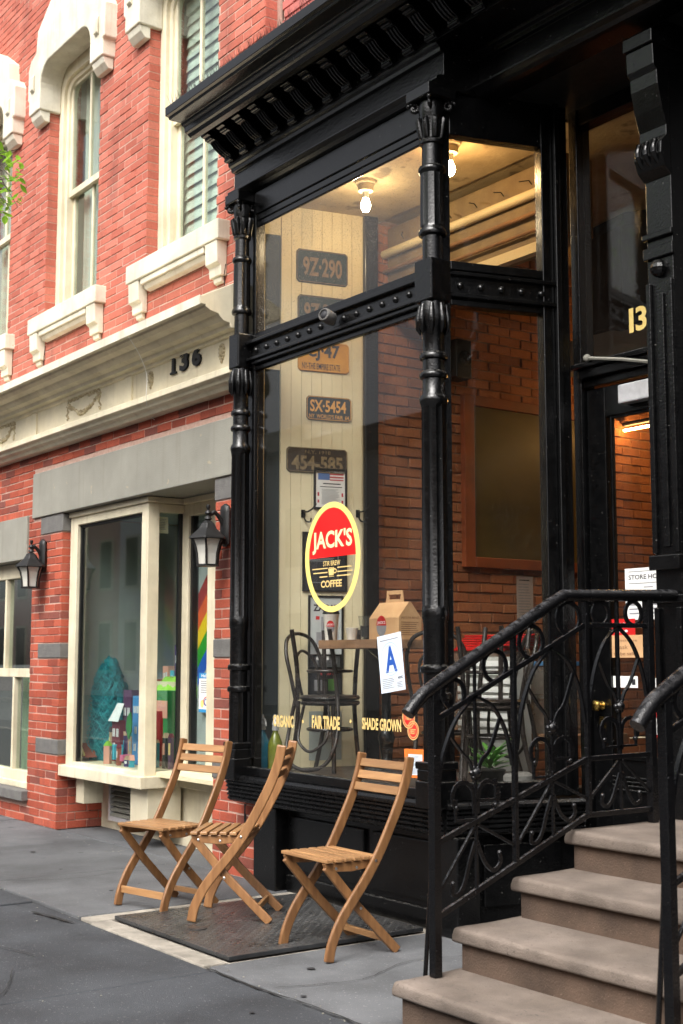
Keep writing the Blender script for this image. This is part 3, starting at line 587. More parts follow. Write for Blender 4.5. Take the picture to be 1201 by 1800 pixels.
for ch, x0, x1 in (('1', -8.47, -8.385), ('3', -8.325, -8.20), ('6', -8.14, -8.015)):
    m = MB()
    if ch == '1':
        u = (x0 + x1) / 2; m.fprism(frF, [(x0, 3.522), (x1, 3.522), (x1, 3.536), (u + .018, 3.54), (u + .018, 3.665), (u - .004, 3.665), (x0 + .004, 3.648), (x0 + .004, 3.638), (u - .018, 3.642), (u - .018, 3.54), (x0, 3.536)], 0, .018)
    else:
        g, f = glyphs(ch, .045); n = len(g); m.add([frF.p(x0 + a * (x1 - x0), 3.520 + b * .147, .018) for a, b in g], f); m.add([frF.p(x0 + a * (x1 - x0), 3.520 + b * .147, .004) for a, b in g], f)
    m.build('numeral', 'blackflat', cor)
tag(MB().tube(smoothpath([onY(226, 592, 4.17), onY(246, 625, 4.30), onY(258, 660, 4.38), onY(257, 700, 4.40), onY(262, 728, 4.55), onY(272, 738, 4.58)]), .0022, 5).build('cable', 'paper'), 'thin pale cable hanging loose across the cream cornice', 'cable')
for px, py in ((78, 632), (395, 488)): tag(MB().tube([onY(px, py + 14, 4.22), onY(px - 1, py - 2, 4.22), onY(px + 2, py - 24, 4.22)], .003, 5).build('wire_stub', 'iron'), 'short black wire standing up from the cornice edge ' + ('near the middle window' if px < 200 else 'beside the black storefront'), 'wire')

# ---- left display window
lw = MB(); yw = 4.70
lw.box(-13.4, yw, 2.20, -11.285, yw + .10, 2.34); lw.box(-13.4, yw, .28, -11.285, yw + .10, .42); lw.box(-11.42, yw - .001, .421, -11.285, yw + .10, 2.199)
lw.box(-13.4, yw + .001, 1.27, -11.421, yw + .09, 1.35); lw.box(-12.19, yw + .003, 1.351, -12.15, yw + .08, 2.199); lw.box(-11.94, yw + .003, .421, -11.90, yw + .08, 1.269)
lw.box(-13.4, yw - .05, .276, -11.283, yw - .002, .33)
LWn = lw.build('window', 'cream', B, bev=.005)
MB().box(-13.4, yw + .04, .42, -11.42, yw + .046, 2.2).build('pane', 'glass_b', LWn)
MB().box(-13.4, 5.6, .2, -11.3, 5.65, 2.4).build('back_wall', 'roomgrey', LWn)
cg = flat('sage_curtain', (.30, .38, .26))
for k in range(6): MB().tube([(-12.35 + k * .045, 5.0 + .01 * (k % 2), .3), (-12.35 + k * .045, 5.0, 1.30)], .028, 8).build('curtain_fold', cg, LWn, smooth=60)

# ---- bay window
YB = 4.665; XS = -9.14; Y3 = 4.985
fb = MB()
fb.box(-10.60, YB, .50, -10.46, YB + .09, 2.655); fb.box(-9.245, YB, .50, XS + .005, YB + .10, 2.655)
fb.box(-10.459, YB + .001, 2.585, -9.246, YB + .09, 2.654); fb.box(-10.459, YB + .001, .50, -9.246, YB + .09, .575)
fb.box(XS - .085, YB + .101, 2.585, XS + .003, Y3 - .001, 2.653); fb.box(XS - .085, YB + .101, .50, XS + .003, Y3 - .001, .575)
fb.box(XS - .085, Y3, .50, XS + .075, Y3 + .09, 2.652); fb.box(-8.76, Y3, .10, -7.985, Y3 + .06, 2.652); fb.box(XS + .076, Y3 + .001, 2.56, -8.761, Y3 + .08, 2.65); fb.box(XS + .076, Y3 + .001, .45, -8.761, Y3 + .08, .62)
fb.box(-10.60, YB - .02, 2.655, XS + .03, Y3 + .1, 2.699); fb.box(XS + .031, Y3 - .03, 2.653, -7.985, Y3 + .1, 2.699)
bay = fb.build('bay_window', 'cream', B, bev=.005)
gk = MB()
for x0, x1 in ((-10.459, -10.435), (-9.27, -9.246)): gk.box(x0, YB + .03, .576, x1, YB + .07, 2.584)
gk.box(-10.434, YB + .03, 2.565, -9.271, YB + .07, 2.584); gk.box(XS - .05, Y3 - .03, .576, XS - .02, Y3 - .002, 2.584); gk.box(XS + .077, Y3 + .02, .62, XS + .11, Y3 + .07, 2.56)
gk.build('gasket', 'blackflat', bay)
MB().box(-10.435, YB + .045, .576, -9.27, YB + .051, 2.565).build('pane', 'glass_bay', bay)
MB().box(XS - .045, YB + .102, .576, XS - .039, Y3 - .03, 2.584).build('pane', 'glass_bay', bay)
MB().box(XS + .11, Y3 + .04, .62, -8.761, Y3 + .046, 2.56).build('pane', 'glass_bay', bay)
sl = MB().prism([(-10.615, YB - .06), (XS + .06, YB - .06), (XS + .06, Y3 - .045), (-8.2, Y3 - .045), (-8.2, Y3 + .05), (-10.615, Y3 + .05)], 'Z', .455, .545); sl.build('sill', 'cream', bay, bev=.005)
MB().prism([(-10.605, YB - .025), (XS + .03, YB - .025), (XS + .03, Y3 - .02), (-8.25, Y3 - .02), (-8.25, Y3 + .05), (-10.605, Y3 + .05)], 'Z', .546, .5).build('sill_cap', 'cream', bay)
for b6 in ((-10.46, YB + .04, .235, -10.31, YB + .22, .452), (-9.42, YB + .03, .13, -9.13, YB + .32, .452)): MB().box(*b6).build('support_block', 'cream', bay, bev=.006)
MB().box(-10.62, 5.02, .0, -7.985, 5.10, .452).build('plinth_panel', 'cream', bay)
lv = MB().box(-10.30, 4.93, .09, -9.40, 5.015, .125).box(-10.30, 4.93, .385, -9.40, 5.015, .42).box(-10.30, 4.931, .126, -10.27, 5.015, .384).box(-9.43, 4.931, .126, -9.40, 5.015, .384).build('vent_grille', 'alu', B)
for k in range(6):
    z = .135 + k * .043; MB().add([(-10.27, 4.935, z), (-9.43, 4.935, z), (-9.43, 4.99, z + .035), (-10.27, 4.99, z + .035), (-10.27, 4.935, z - .006), (-9.43, 4.935, z - .006), (-9.43, 4.99, z + .029), (-10.27, 4.99, z + .029)], [(0, 1, 2, 3), (7, 6, 5, 4), (0, 4, 5, 1), (2, 6, 7, 3), (1, 5, 6, 2), (3, 7, 4, 0)]).build('slat', 'lintel', lv)
ib = MB(); ib.box(-10.60, YB + .1, .54, -8.0, 6.4, .57).build('display_floor', 'linen', bay)
MB().box(-10.62, 6.4, .5, -7.98, 6.45, 2.7).build('back_wall', flat('teal_grey', (.20, .25, .24)), bay)
MB().box(-10.60, YB + .11, .57, -10.575, 6.4, 2.65).build('side_wall', flat('sage_grey', (.30, .33, .31)), bay)
MB().box(-7.97, 5.11, .0, -7.94, 6.4, 2.7).build('side_wall', 'roomgrey', bay)
MB().box(-10.6, 5.1, 2.66, -8.0, 6.4, 2.69).build('ceiling', 'roomgrey', bay)
# notices in the bay
frB = Fr((0, YB + .07, 0), (1, 0, 0), (0, 0, 1), (0, -1, 0))
def notice(name, label, fr, u0, v0, u1, v1, m, marks=(), d=0.0, cat='notice', th=.002):
    """flat sheet with printed marks: each mark is (material, kind, args...)"""
    t = thing(name, label, cat, fr.p((u0 + u1) / 2, v0, d))
    MB().fbox(fr, u0, v0, d, u1, v1, d + th).build('sheet', m, t)
    W, Hh = u1 - u0, v1 - v0; byname = {}
    for k, mk in enumerate(marks):
        b = byname.setdefault(mk[0], MB()); dd = d + th + .0008 + .0002 * (k % 4); a = mk[2:]
        if mk[1] == 'r': b.fquad(fr, u0 + a[0] * W, v0 + a[1] * Hh, u0 + a[2] * W, v0 + a[3] * Hh, dd)
        if mk[1] == 't': b.ftext(fr, a[0], u0 + a[1] * W, v0 + a[2] * Hh, a[3] * W, a[4] * Hh, dd, a[5] if len(a) > 5 else .015)
        if mk[1] == 'e': b.fell(fr, u0 + a[0] * W, v0 + a[1] * Hh, a[2] * W, a[3] * Hh, dd, 24)
        if mk[1] == 'o': b.fring(fr, u0 + a[0] * W, v0 + a[1] * Hh, a[2] * W, a[3] * Hh, a[4] * W, a[4] * Hh * (a[3] / a[2]), dd, 32)
        if mk[1] == 'l':
            n = a[4]
            for i in range(n):
                v = v0 + (a[1] + (a[3] - a[1]) * (i + .5) / n) * Hh; e = rnd.uniform(.75, 1.0) if len(a) < 6 else 1
                b.fquad(fr, u0 + a[0] * W, v - .18 * (a[3] - a[1]) * Hh / n, u0 + (a[0] + (a[2] - a[0]) * e) * W, v + .18 * (a[3] - a[1]) * Hh / n, dd)
    for mm, b in byname.items(): b.build('print', mm, t, fixn=False)
    return t
FX = Fr((0, Y3 + .056, 0), (1, 0, 0), (0, 0, 1), (0, -1, 0))
# rainbow panel and notice in the narrow pane
rb = thing('rainbow_panel', 'rainbow painted on a grey board in the narrow side pane', 'panel', (-8.9, Y3 + .06, .62))
MB().box(-9.028, Y3 + .075, .63, -8.765, Y3 + .09, 2.25).build('board', flat('grey_board', (.42, .45, .43)), rb)
xa, xb = -9.028, -8.765; q = onY(350, 1042, Y3 + .074); x0 = q[0]
for k, (c, nm) in enumerate([((.34, .012, .010), 'red'), ((.80, .10, .01), 'orange'), ((.90, .60, .01), 'yellow'), ((.02, .32, .02), 'green'), ((.01, .10, .50), 'blue')]):
    P = []; n = 8
    for i in range(n + 1):
        x = xa + (xb - xa) * i / n; zt = q[2] + (x - x0) * 1.15 - .8 * (x - x0) ** 2 - k * .145; P.append((x, zt))
    V = [(x, Y3 + .0735, z) for x, z in P] + [(x, Y3 + .0735, z - .145) for x, z in P]
    MB().add(V, [(i, i + 1, n + 2 + i, n + 1 + i) for i in range(n)]).build('stripe', flat('rainbow_' + nm, c), rb, fixn=False)
u0 = onY(350, 1250, Y3 + .03)[0]; u1 = onY(368, 1250, Y3 + .03)[0]
frN = Fr((0, Y3 + .03, 0), (1, 0, 0), (0, 0, 1), (0, -1, 0))
notice('notice_sheet', 'white and blue printed notice taped inside the narrow pane', frN, u0, onY(355, 1252, Y3 + .03)[2], u1 + .03, onY(355, 1183, Y3 + .03)[2], 'paper',
       [(flat('sky_blue', (.03, .28, .60)), 'r', 0, .86, 1, 1), (M['paper'], 't', 'Hello', .2, .89, .6, .08), (M['inkgrey'], 'l', .15, .48, .85, .82, 6), (M['gold'], 'e', .28, .22, .13, .1), (M['redplastic'], 'o', .62, .28, .26, .12, .06), (M['blueink'], 'o', .62, .26, .2, .09, .06), (flat('sky_blue2', (.03, .28, .60)), 'r', 0, 0, 1, .08)])
u0 = onY(266, 915, YB + .2)[0]
frS = Fr((XS - .052, 0, 0), (0, 1, 0), (0, 0, 1), (1, 0, 0))
ya, yb = onX(265, 920, XS - .05)[1], onX(296, 920, XS - .05)[1]
notice('plan_sheet', 'small cream sheet with a floor plan taped high in the side pane', frS, ya, onX(280, 937, XS - .05)[2], yb, onX(280, 908, XS - .05)[2], M['linen'],
       [(M['ink'], 'r', .1, .2, .13, .9), (M['ink'], 'r', .1, .55, .4, .58), (M['inkgrey'], 'l', .45, .2, .9, .9, 7), (M['ink'], 'r', .3, .15, .32, .5)])

# teal tulle mound
tm = MB(); nu, nv = 64, 48; V = []
c0 = onZ(178, 1335, .575); c0 = np.array([onY(172, 1300, 5.05)[0], 5.05, .57])
from mathutils import noise as MN
for j in range(nv + 1):
    for i in range(nu):
        th = 2 * math.pi * i / nu; z = j / nv; ra = .36 * (1 - z ** 4) ** .5
        d = Vector((math.cos(th), math.sin(th), z * 3.2)); nn = MN.noise(d * 2.2) * .05 + MN.noise(d * 7) * .06 + MN.noise(d * 19) * .03
        rr = max(.004, ra * (1 + nn * 2)) if j < nv else .004; V.append((c0[0] + rr * math.cos(th) * 1.0, c0[1] + rr * math.sin(th) * .62, c0[2] + z * .98 + nn * .05))
tm.add(V, [(j * nu + i, j * nu + (i + 1) % nu, (j + 1) * nu + (i + 1) % nu, (j + 1) * nu + i) for j in range(nv) for i in range(nu)])
teal = mat('teal_tulle', (.005, .27, .31), (.002, .11, .15), .8, 14, 1.0, 60, stretch=(1, 1, 3))
tmo = thing('tulle_mound', 'tall mound of crumpled teal tulle behind the bay window', 'fabric', tuple(c0))
tm.build('pile', teal, tmo, smooth=70)
th = MB(); r2 = random.Random(5)
for k in range(420):
    a = r2.uniform(3.3, 6.9); z = r2.uniform(.05, .95); L = r2.uniform(.12, .3); P = []
    for q in range(6):
        aa = a + (q / 5 - .5) * L * 3; zz = z + .05 * math.sin(q * 1.3 + k); ra = .37 * (1 - min(abs(zz), .99) ** 3.2) ** .5 + .012; P.append((c0[0] + ra * math.cos(aa), c0[1] + .62 * ra * math.sin(aa) - .01, c0[2] + zz * .98))
    th.tube(P, .0022, 4, cap=False)
th.build('loose_threads', flat('teal_thread', (.02, .36, .40)), tmo)

# paper houses and boxes: one thing each
COLS = {'plum': (.09, .03, .09), 'sky': (.06, .26, .55), 'maroon': (.16, .012, .03), 'navy': (.012, .02, .12), 'teal': (.05, .30, .30), 'pink': (.70, .16, .30), 'brick': (.34, .10, .06), 'violet': (.06, .04, .14), 'kraft': (.52, .36, .22), 'leafgreen': (.02, .22, .05), 'lime': (.28, .60, .05), 'black': (.02, .02, .022), 'salmon': (.75, .36, .26), 'cyan': (.06, .42, .55)}
CM = {k: flat('paper_' + k, v, .8) for k, v in COLS.items()}
def paper_house(px, py, Y, w, h, colr, label, roof=None, wins=((.25, .7), (.7, .7), (.3, .35)), wc='paper', d=.08, rz=0.0, yaw=0):
    p = onY(px, py, Y); t = thing('paper_house', label, 'craft house', tuple(p), rz, 'paper houses in the bay window')
    MB().box(-w / 2, 0, 0, w / 2, d, h).build('walls', CM[colr], t, local=True)
    if roof: MB().add([(-w * .62, -.03, h * .98), (w * .62, -.03, h * .98), (w * .62, -.03 + .004, h * .98), (-w * .62, -.03 + .004, h * .98), (-w * .40, d * .5, h * 1.42), (w * .40, d * .5, h * 1.42), (w * .40, d * .5 + .004, h * 1.42), (-w * .40, d * .5 + .004, h * 1.42)], [(0, 1, 5, 4), (3, 7, 6, 2), (0, 4, 7, 3), (1, 2, 6, 5), (4, 5, 6, 7), (0, 3, 2, 1)]).build('roof', CM.get(roof, None) or M[roof], t, local=True)
    for a, b in wins:
        m = MB(); x, z = (a - .5) * w, b * h; ww = w * .13; hh = min(h * .1, w * .22); m.box(x - ww, -.004, z - hh, x + ww, -.001, z + hh); m.build('window', M[wc] if wc in M else CM[wc], t, local=True)
        MB().box(x - .0015, -.0055, z - hh, x + .0015, -.0042, z + hh).build('bar', 'ink', t, local=True)
    return t
YH = 4.95
paper_house(203, 1338, YH, .15, .34, 'maroon', 'maroon paper house with a tilted cream roof', roof='paper')
paper_house(222, 1340, YH + .05, .15, .60, 'plum', 'plum paper house between the maroon and blue ones')
paper_house(238, 1344, YH + .02, .13, .56, 'sky', 'sky blue paper house just left of the bay corner post', wins=((.3, .8), (.7, .8), (.5, .5), (.4, .25)))
paper_house(196, 1335, YH - .08, .10, .12, 'cyan', 'little turquoise paper house by the teal tulle', wins=((.5, .5),))
paper_house(213, 1338, YH - .14, .05, .05, 'pink', 'tiny pink paper block on the display floor', wins=())
lf = thing('paper_tree', 'green paper leaf tree standing among the paper houses', 'craft tree', tuple(onY(226, 1338, YH - .05)))
MB().box(-.006, -.004, 0, .006, .004, .24).build('stem', CM['kraft'], lf, local=True)
MB().prism([(0, .17), (.045, .25), (.05, .31), (.02, .40), (-.03, .35), (-.045, .27)], 'Y', -.006, .006).build('leaf', CM['leafgreen'], lf, local=True)
bk = thing('paper_boat', 'brown paper boat with a yellow stripe in the bay corner', 'craft boat', tuple(onY(152, 1330, YH - .1)))
MB().prism([(-.08, 0), (.10, 0), (.02, .10), (-.06, .22)], 'Y', -.05, .05).build('hull', CM['brick'], bk, local=True)
MB().tube([(-.05, -.06, .16), (.0, -.06, .10), (.09, -.06, .02)], .010, 6).build('stripe', 'gold', bk, local=True)
# second group, seen through the side pane: upper city on a green cloth
def box_thing(name, label, cat, p0, size, m, parts=()):
    t = thing(name, label, cat, tuple(p0)); MB().box(-size[0] / 2, -size[1] / 2, 0, size[0] / 2, size[1] / 2, size[2]).build('body', m, t, local=True, bev=.004)
    for nm, mm, b in parts: MB().box(*b).build(nm, mm, t, local=True)
    return t
t = thing('red_canister', 'red cylinder canister behind the corner post of the bay', 'canister', tuple(onY(277, 1345, 5.08)))
MB().lathe([(.10, 0), (.105, .02), (.105, .42), (.10, .44)], (0, 0, 0), 28).build('body', flat('red_tin', (.30, .015, .02), .35), t, local=True, smooth=40)
for k, (x, z) in enumerate([(-.02, .14), (.0, .26), (.03, .34), (-.04, .36)]): MB().box(x - .015, -.112, z - .025, x + .02, -.107, z + .025).build('paper_window', 'paper', t, local=True)
p = onY(298, 1340, 5.15); g = box_thing('green_box', 'green box with a kraft paper band in the bay', 'box', p, (.20, .16, .58), CM['leafgreen'], [('band', CM['salmon'], (-.105, -.085, .36, .105, -.081, .50)), ('label', 'paper', (-.09, -.085, .10, -.04, -.082, .2)), ('label', CM['salmon'], (.03, -.085, .02, .07, -.082, .14)), ('label', 'paper', (-.02, -.085, .02, .02, -.082, .12))])
p = onY(262, 1348, 4.9); box_thing('kraft_box', 'tall kraft paper box behind the corner post', 'box', p, (.10, .08, .30), CM['kraft'], [('label', CM['teal'], (-.05, -.045, .30, .05, -.041, .38))])
p = onY(266, 1290, 5.3); box_thing('blue_tub', 'blue plastic tub under the green cloth', 'tub', (p[0], p[1], .57), (.26, .2, .56), flat('blue_plastic', (.01, .10, .30), .3))
cl = MB(); n = 20; V = []
for j in range(3):
    for i in range(n + 1): V.append((-.42 + .84 * i / n, -.16 + .16 * j, .0 + .02 * math.sin(i * 1.7 + j) + (-.16 if j == 0 else 0)))
cl.add(V, [(j * (n + 1) + i, j * (n + 1) + i + 1, (j + 1) * (n + 1) + i + 1, (j + 1) * (n + 1) + i) for j in range(2) for i in range(n)])
gc = cl.build('green_cloth', CM['lime'], None, smooth=60); gc.location = (-9.75, 5.38, 1.27); tag(gc, 'lime green cloth over the raised back shelf of the bay', 'cloth'); gc.modifiers.new('thick', 'SOLIDIFY').thickness = .006
tag(MB().box(-10.3, 5.32, 1.20, -9.2, 5.95, 1.245).build('display_shelf', 'linen'), 'raised shelf at the back of the bay display', 'shelf')
up = [(262, 1245, 5.5, .14, .40, 'teal', 'teal paper house left on the green cloth'), (272, 1246, 5.45, .09, .26, 'brick', 'rust paper house on the green cloth'), (282, 1246, 5.6, .13, .62, 'plum', 'dark tower house with a pink front on the green cloth'),
      (290, 1247, 5.5, .10, .38, 'salmon', 'salmon paper house in the middle of the green cloth'), (300, 1247, 5.52, .10, .34, 'cyan', 'light blue paper house on the green cloth'), (313, 1248, 5.5, .15, .56, 'violet', 'violet paper house beside the pane edge')]
for px, py, Y, w, h, cc, lb in up: paper_house(px, py, Y, w, h, cc, lb, wins=((.3, .78), (.7, .8), (.5, .5), (.3, .3), (.72, .35)))
paper_house(290, 1180, 5.75, .26, .40, 'navy', 'navy paper tower with cream windows at the top', wins=((.25, .8), (.72, .8), (.25, .4), (.72, .4)))
tag(MB().box(-10.2, 5.72, 1.246, -9.7, 5.95, 1.60).build('card_block', CM['plum']), 'dark card block under the navy paper tower', 'block')

ORD = ['first', 'second', 'third', 'fourth', 'fifth', 'sixth', 'seventh', 'eighth', 'ninth']
for row, (yy, py, n) in enumerate(((4.84, 1342, 9), (5.0, 1338, 9), (5.16, 1330, 9))):
    xs_ = sorted(186 + (308 - 186) * (i + .5) / n + rnd.uniform(-4, 4) for i in range(n)); xs_ = [x for x in xs_ if row > 0 or x <= 240]
    for i, px in enumerate(xs_):
        cc = rnd.choice(list(COLS)); w = rnd.uniform(.035, .075); h = rnd.uniform(.05, .16) + row * .09; q = onY(px, py, yy)
        t = thing('craft_piece', '%s paper craft piece, %s from the left in the %s row of the bay' % (cc, ORD[i], ['front', 'middle', 'back'][row]), 'craft piece', (q[0], q[1], .571), rnd.uniform(-.5, .5), 'small craft pieces in the bay window')
        MB().box(-w / 2, -w / 3, 0, w / 2, w / 3, h).build('body', CM[cc], t, local=True)
        MB().box(-w * .28, -w / 3 - .003, h * .45, w * .28, -w / 3 - .0005, h * .82).build('patch', rnd.choice([M['paper'], CM['kraft'], CM['cyan'], CM['salmon'], M['gold']]), t, local=True)
        MB().prism([(-w * .6, h), (w * .6, h), (0, h + w * .7)], 'Y', -w * .36, w * .36).build('top', CM[rnd.choice(list(COLS))], t, local=True)

# ================================================================== wall lanterns
def lantern(px_plate, py0, py1, px_body, label):
    P = onY(px_plate, (py0 + py1) / 2, 4.58); x = P[0]; z = P[2]
    yb = onX(px_body, (py0 + py1) / 2, x)[1]
    t = thing('wall_lantern', label, 'lantern', (x, 4.6, z - .12), group='black wall lanterns'); T = lambda m, n, mm, par=None, **k: m.build(n, mm, par or t, **k)
    bp = T(MB().lathe([(.012, -.15), (.05, -.13), (.055, -.05), (.055, .09), (.05, .13), (.012, .15)], (x, 4.575, z), 12, sy=.5), 'back_plate', 'blackflat', smooth=50)
    T(MB().tube(smoothpath([(x, 4.57, z - .02), (x, 4.53, z + .05), (x, 4.49, z + .085), (x, yb + .03, z + .075), (x, yb, z + .06)]), .015, 8), 'arm', 'blackflat', smooth=60)
    zt = z + .055
    T(MB().lathe([(.012, .08), (.016, .06), (.006, .045), (.022, .03), (.024, .02), (.010, .005), (.024, -.01), (.028, -.02), (.012, -.03)][::-1], (x, yb, zt), 10), 'finial', 'blackflat', smooth=50)
    T(MB().lathe([(.140, -.158), (.136, -.145), (.10, -.115), (.066, -.085), (.048, -.05), (.022, -.03)], (x, yb, zt), 6, a0=.4), 'roof', 'blackflat', bev=.003)
    H = [(.118, -.157), (.075, -.335)]
    cage = MB()
    for k in range(6):
        a = .4 + k * math.pi / 3; pth = [(x + r * math.cos(a), yb + r * math.sin(a), zt + zz) for r, zz in [(.118, -.158), (.095, -.20), (.080, -.26), (.074, -.335)]]; cage.tube(pth, .008, 5)
    cage.lathe([(.085, -.345), (.085, -.332)], (x, yb, zt), 6, a0=.4); T(cage, 'cage', 'blackflat')
    T(MB().lathe([(.066, -.33), (.072, -.26), (.086, -.20), (.108, -.160)], (x, yb, zt), 6, a0=.4), 'glass', 'frost')
lantern(76, 955, 1000, 55, 'black wall lantern on the brick pier left of the bay window')
lantern(397, 897, 950, 366, 'black wall lantern beside the black storefront column')

# ================================================================== black storefront, number 138
S = thing('shop_building', 'black painted iron and wood coffee shop front with deep bracketed cornice', 'building', (-5.6, 4.6, 0))
XL, XR = -7.55, -5.30
def sp(name, m, mb, par=None, **k): return mb.build(name, m, par or S, **k)
# upper wall of the shop house
w2 = MB().box(-7.35, 4.745, 5.0, 2.0, 5.1, 11.5).build('upper_wall', 'mortar', S)
it2 = []
n = int((8.4 - 5.06) / H_)
for r in range(n):
    z = 5.06 + r * H_
    for a, b in course(-7.35, -3.2, z, r, L_, J_, [], H_): it2.append(((a + b) / 2, 4.782, z + H_ / 2, b - a - J_, .10, H_ - J_, 0))
lay_bricks(w2, 'brick2', it2)

# ---- cornice, frieze, architrave
corn = [(4.745, 5.14), (3.93, 5.115), (3.93, 5.055), (3.955, 5.05), (3.96, 5.035), (4.05, 5.035), (4.055, 5.02), (4.075, 5.01), (4.08, 4.975), (4.10, 4.968), (4.12, 4.95), (4.16, 4.945), (4.16, 5.00), (4.42, 5.00), (4.42, 4.83), (4.745, 4.83)]
cornice = sp('cornice', 'black', MB().prism(corn, 'X', XL, -1.0), bev=.003)
def modillion(x):
    P = [(4.42, 4.835), (4.40, 4.825), (4.385, 4.84), (4.38, 4.86), (4.345, 4.875), (4.30, 4.905), (4.27, 4.935), (4.245, 4.938), (4.235, 4.955), (4.20, 4.962), (4.19, 4.985), (4.175, 4.998), (4.42, 4.998)]
    m = MB().prism(P, 'X', x - .043, x + .043)
    for k in (-.027, 0, .027): m.tube([(x + k, 4.375, 4.858), (x + k, 4.342, 4.872), (x + k, 4.297, 4.902), (x + k, 4.266, 4.933)], .006, 5)
    for zz, yy in ((4.838, 4.388), (4.952, 4.235)): m.tube([(x - .04, yy, zz), (x + .04, yy, zz)], .012, 8)
    return m.build('modillion', 'black', cornice, bev=.002)
proto = None
for k in range(24):
    x = -7.49 + k * .198
    if proto is None: proto = modillion(x); continue
    o = proto.copy(); COL.objects.link(o); o.location = (x + 7.49, 0, 0)
def entab(x0, x1, dy):
    f = MB().prism([(4.75 + dy * .5, 4.828), (4.42 + dy, 4.828), (4.425 + dy, 4.81), (4.445 + dy, 4.80), (4.45 + dy, 4.775), (4.475 + dy, 4.77), (4.475 + dy, 4.645), (4.445 + dy, 4.642), (4.42 + dy, 4.625), (4.42 + dy, 4.61), (4.45 + dy, 4.595), (4.47 + dy, 4.58), (4.50 + dy, 4.575), (4.75 + dy * .5, 4.575)], 'X', x0, x1)
    return f
sp('frieze', 'black', entab(XL, XR, 0), bev=.003)
sp('frieze', 'black', entab(XR + .002, -1.0, .25), bev=.003)
sp('frieze_end', 'black', MB().box(XR - .08, 4.51, 4.58, XR - .001, 4.9, 4.827))
sp('cornice_soffit', 'blackflat', MB().box(XR + .003, 4.9, 4.60, -1.0, 5.6, 4.64))
# bird spikes along the cornice edge
m = MB(); r2 = random.Random(3)
for k in range(520):
    x = -7.52 + k * .0054 + r2.uniform(-.004, .004); y = 3.96 + r2.uniform(0, .05); L = r2.uniform(.05, .11)
    b = np.array([x, y, 5.117]); t = b + np.array([r2.uniform(-.05, .05), r2.uniform(-.05, .03), L]); d = .0020
    m.add([b + [-d, 0, 0], b + [d, 0, 0], b + [0, d * 2, 0], t], [(0, 1, 3), (1, 2, 3), (2, 0, 3)])
o = m.build('bird_spikes', 'blackflat', S); o['kind'] = 'stuff'
m = MB()
for k in range(60):
    x = r2.uniform(-7.5, -5.5); s = r2.uniform(.006, .02); m.ball((x, 3.96 + r2.uniform(0, .12), 5.117), s, 6, 4, .6)
o = m.build('moss', mat('dry_moss', (.10, .085, .05), (.05, .045, .03), .95, 60), S); o['kind'] = 'stuff'

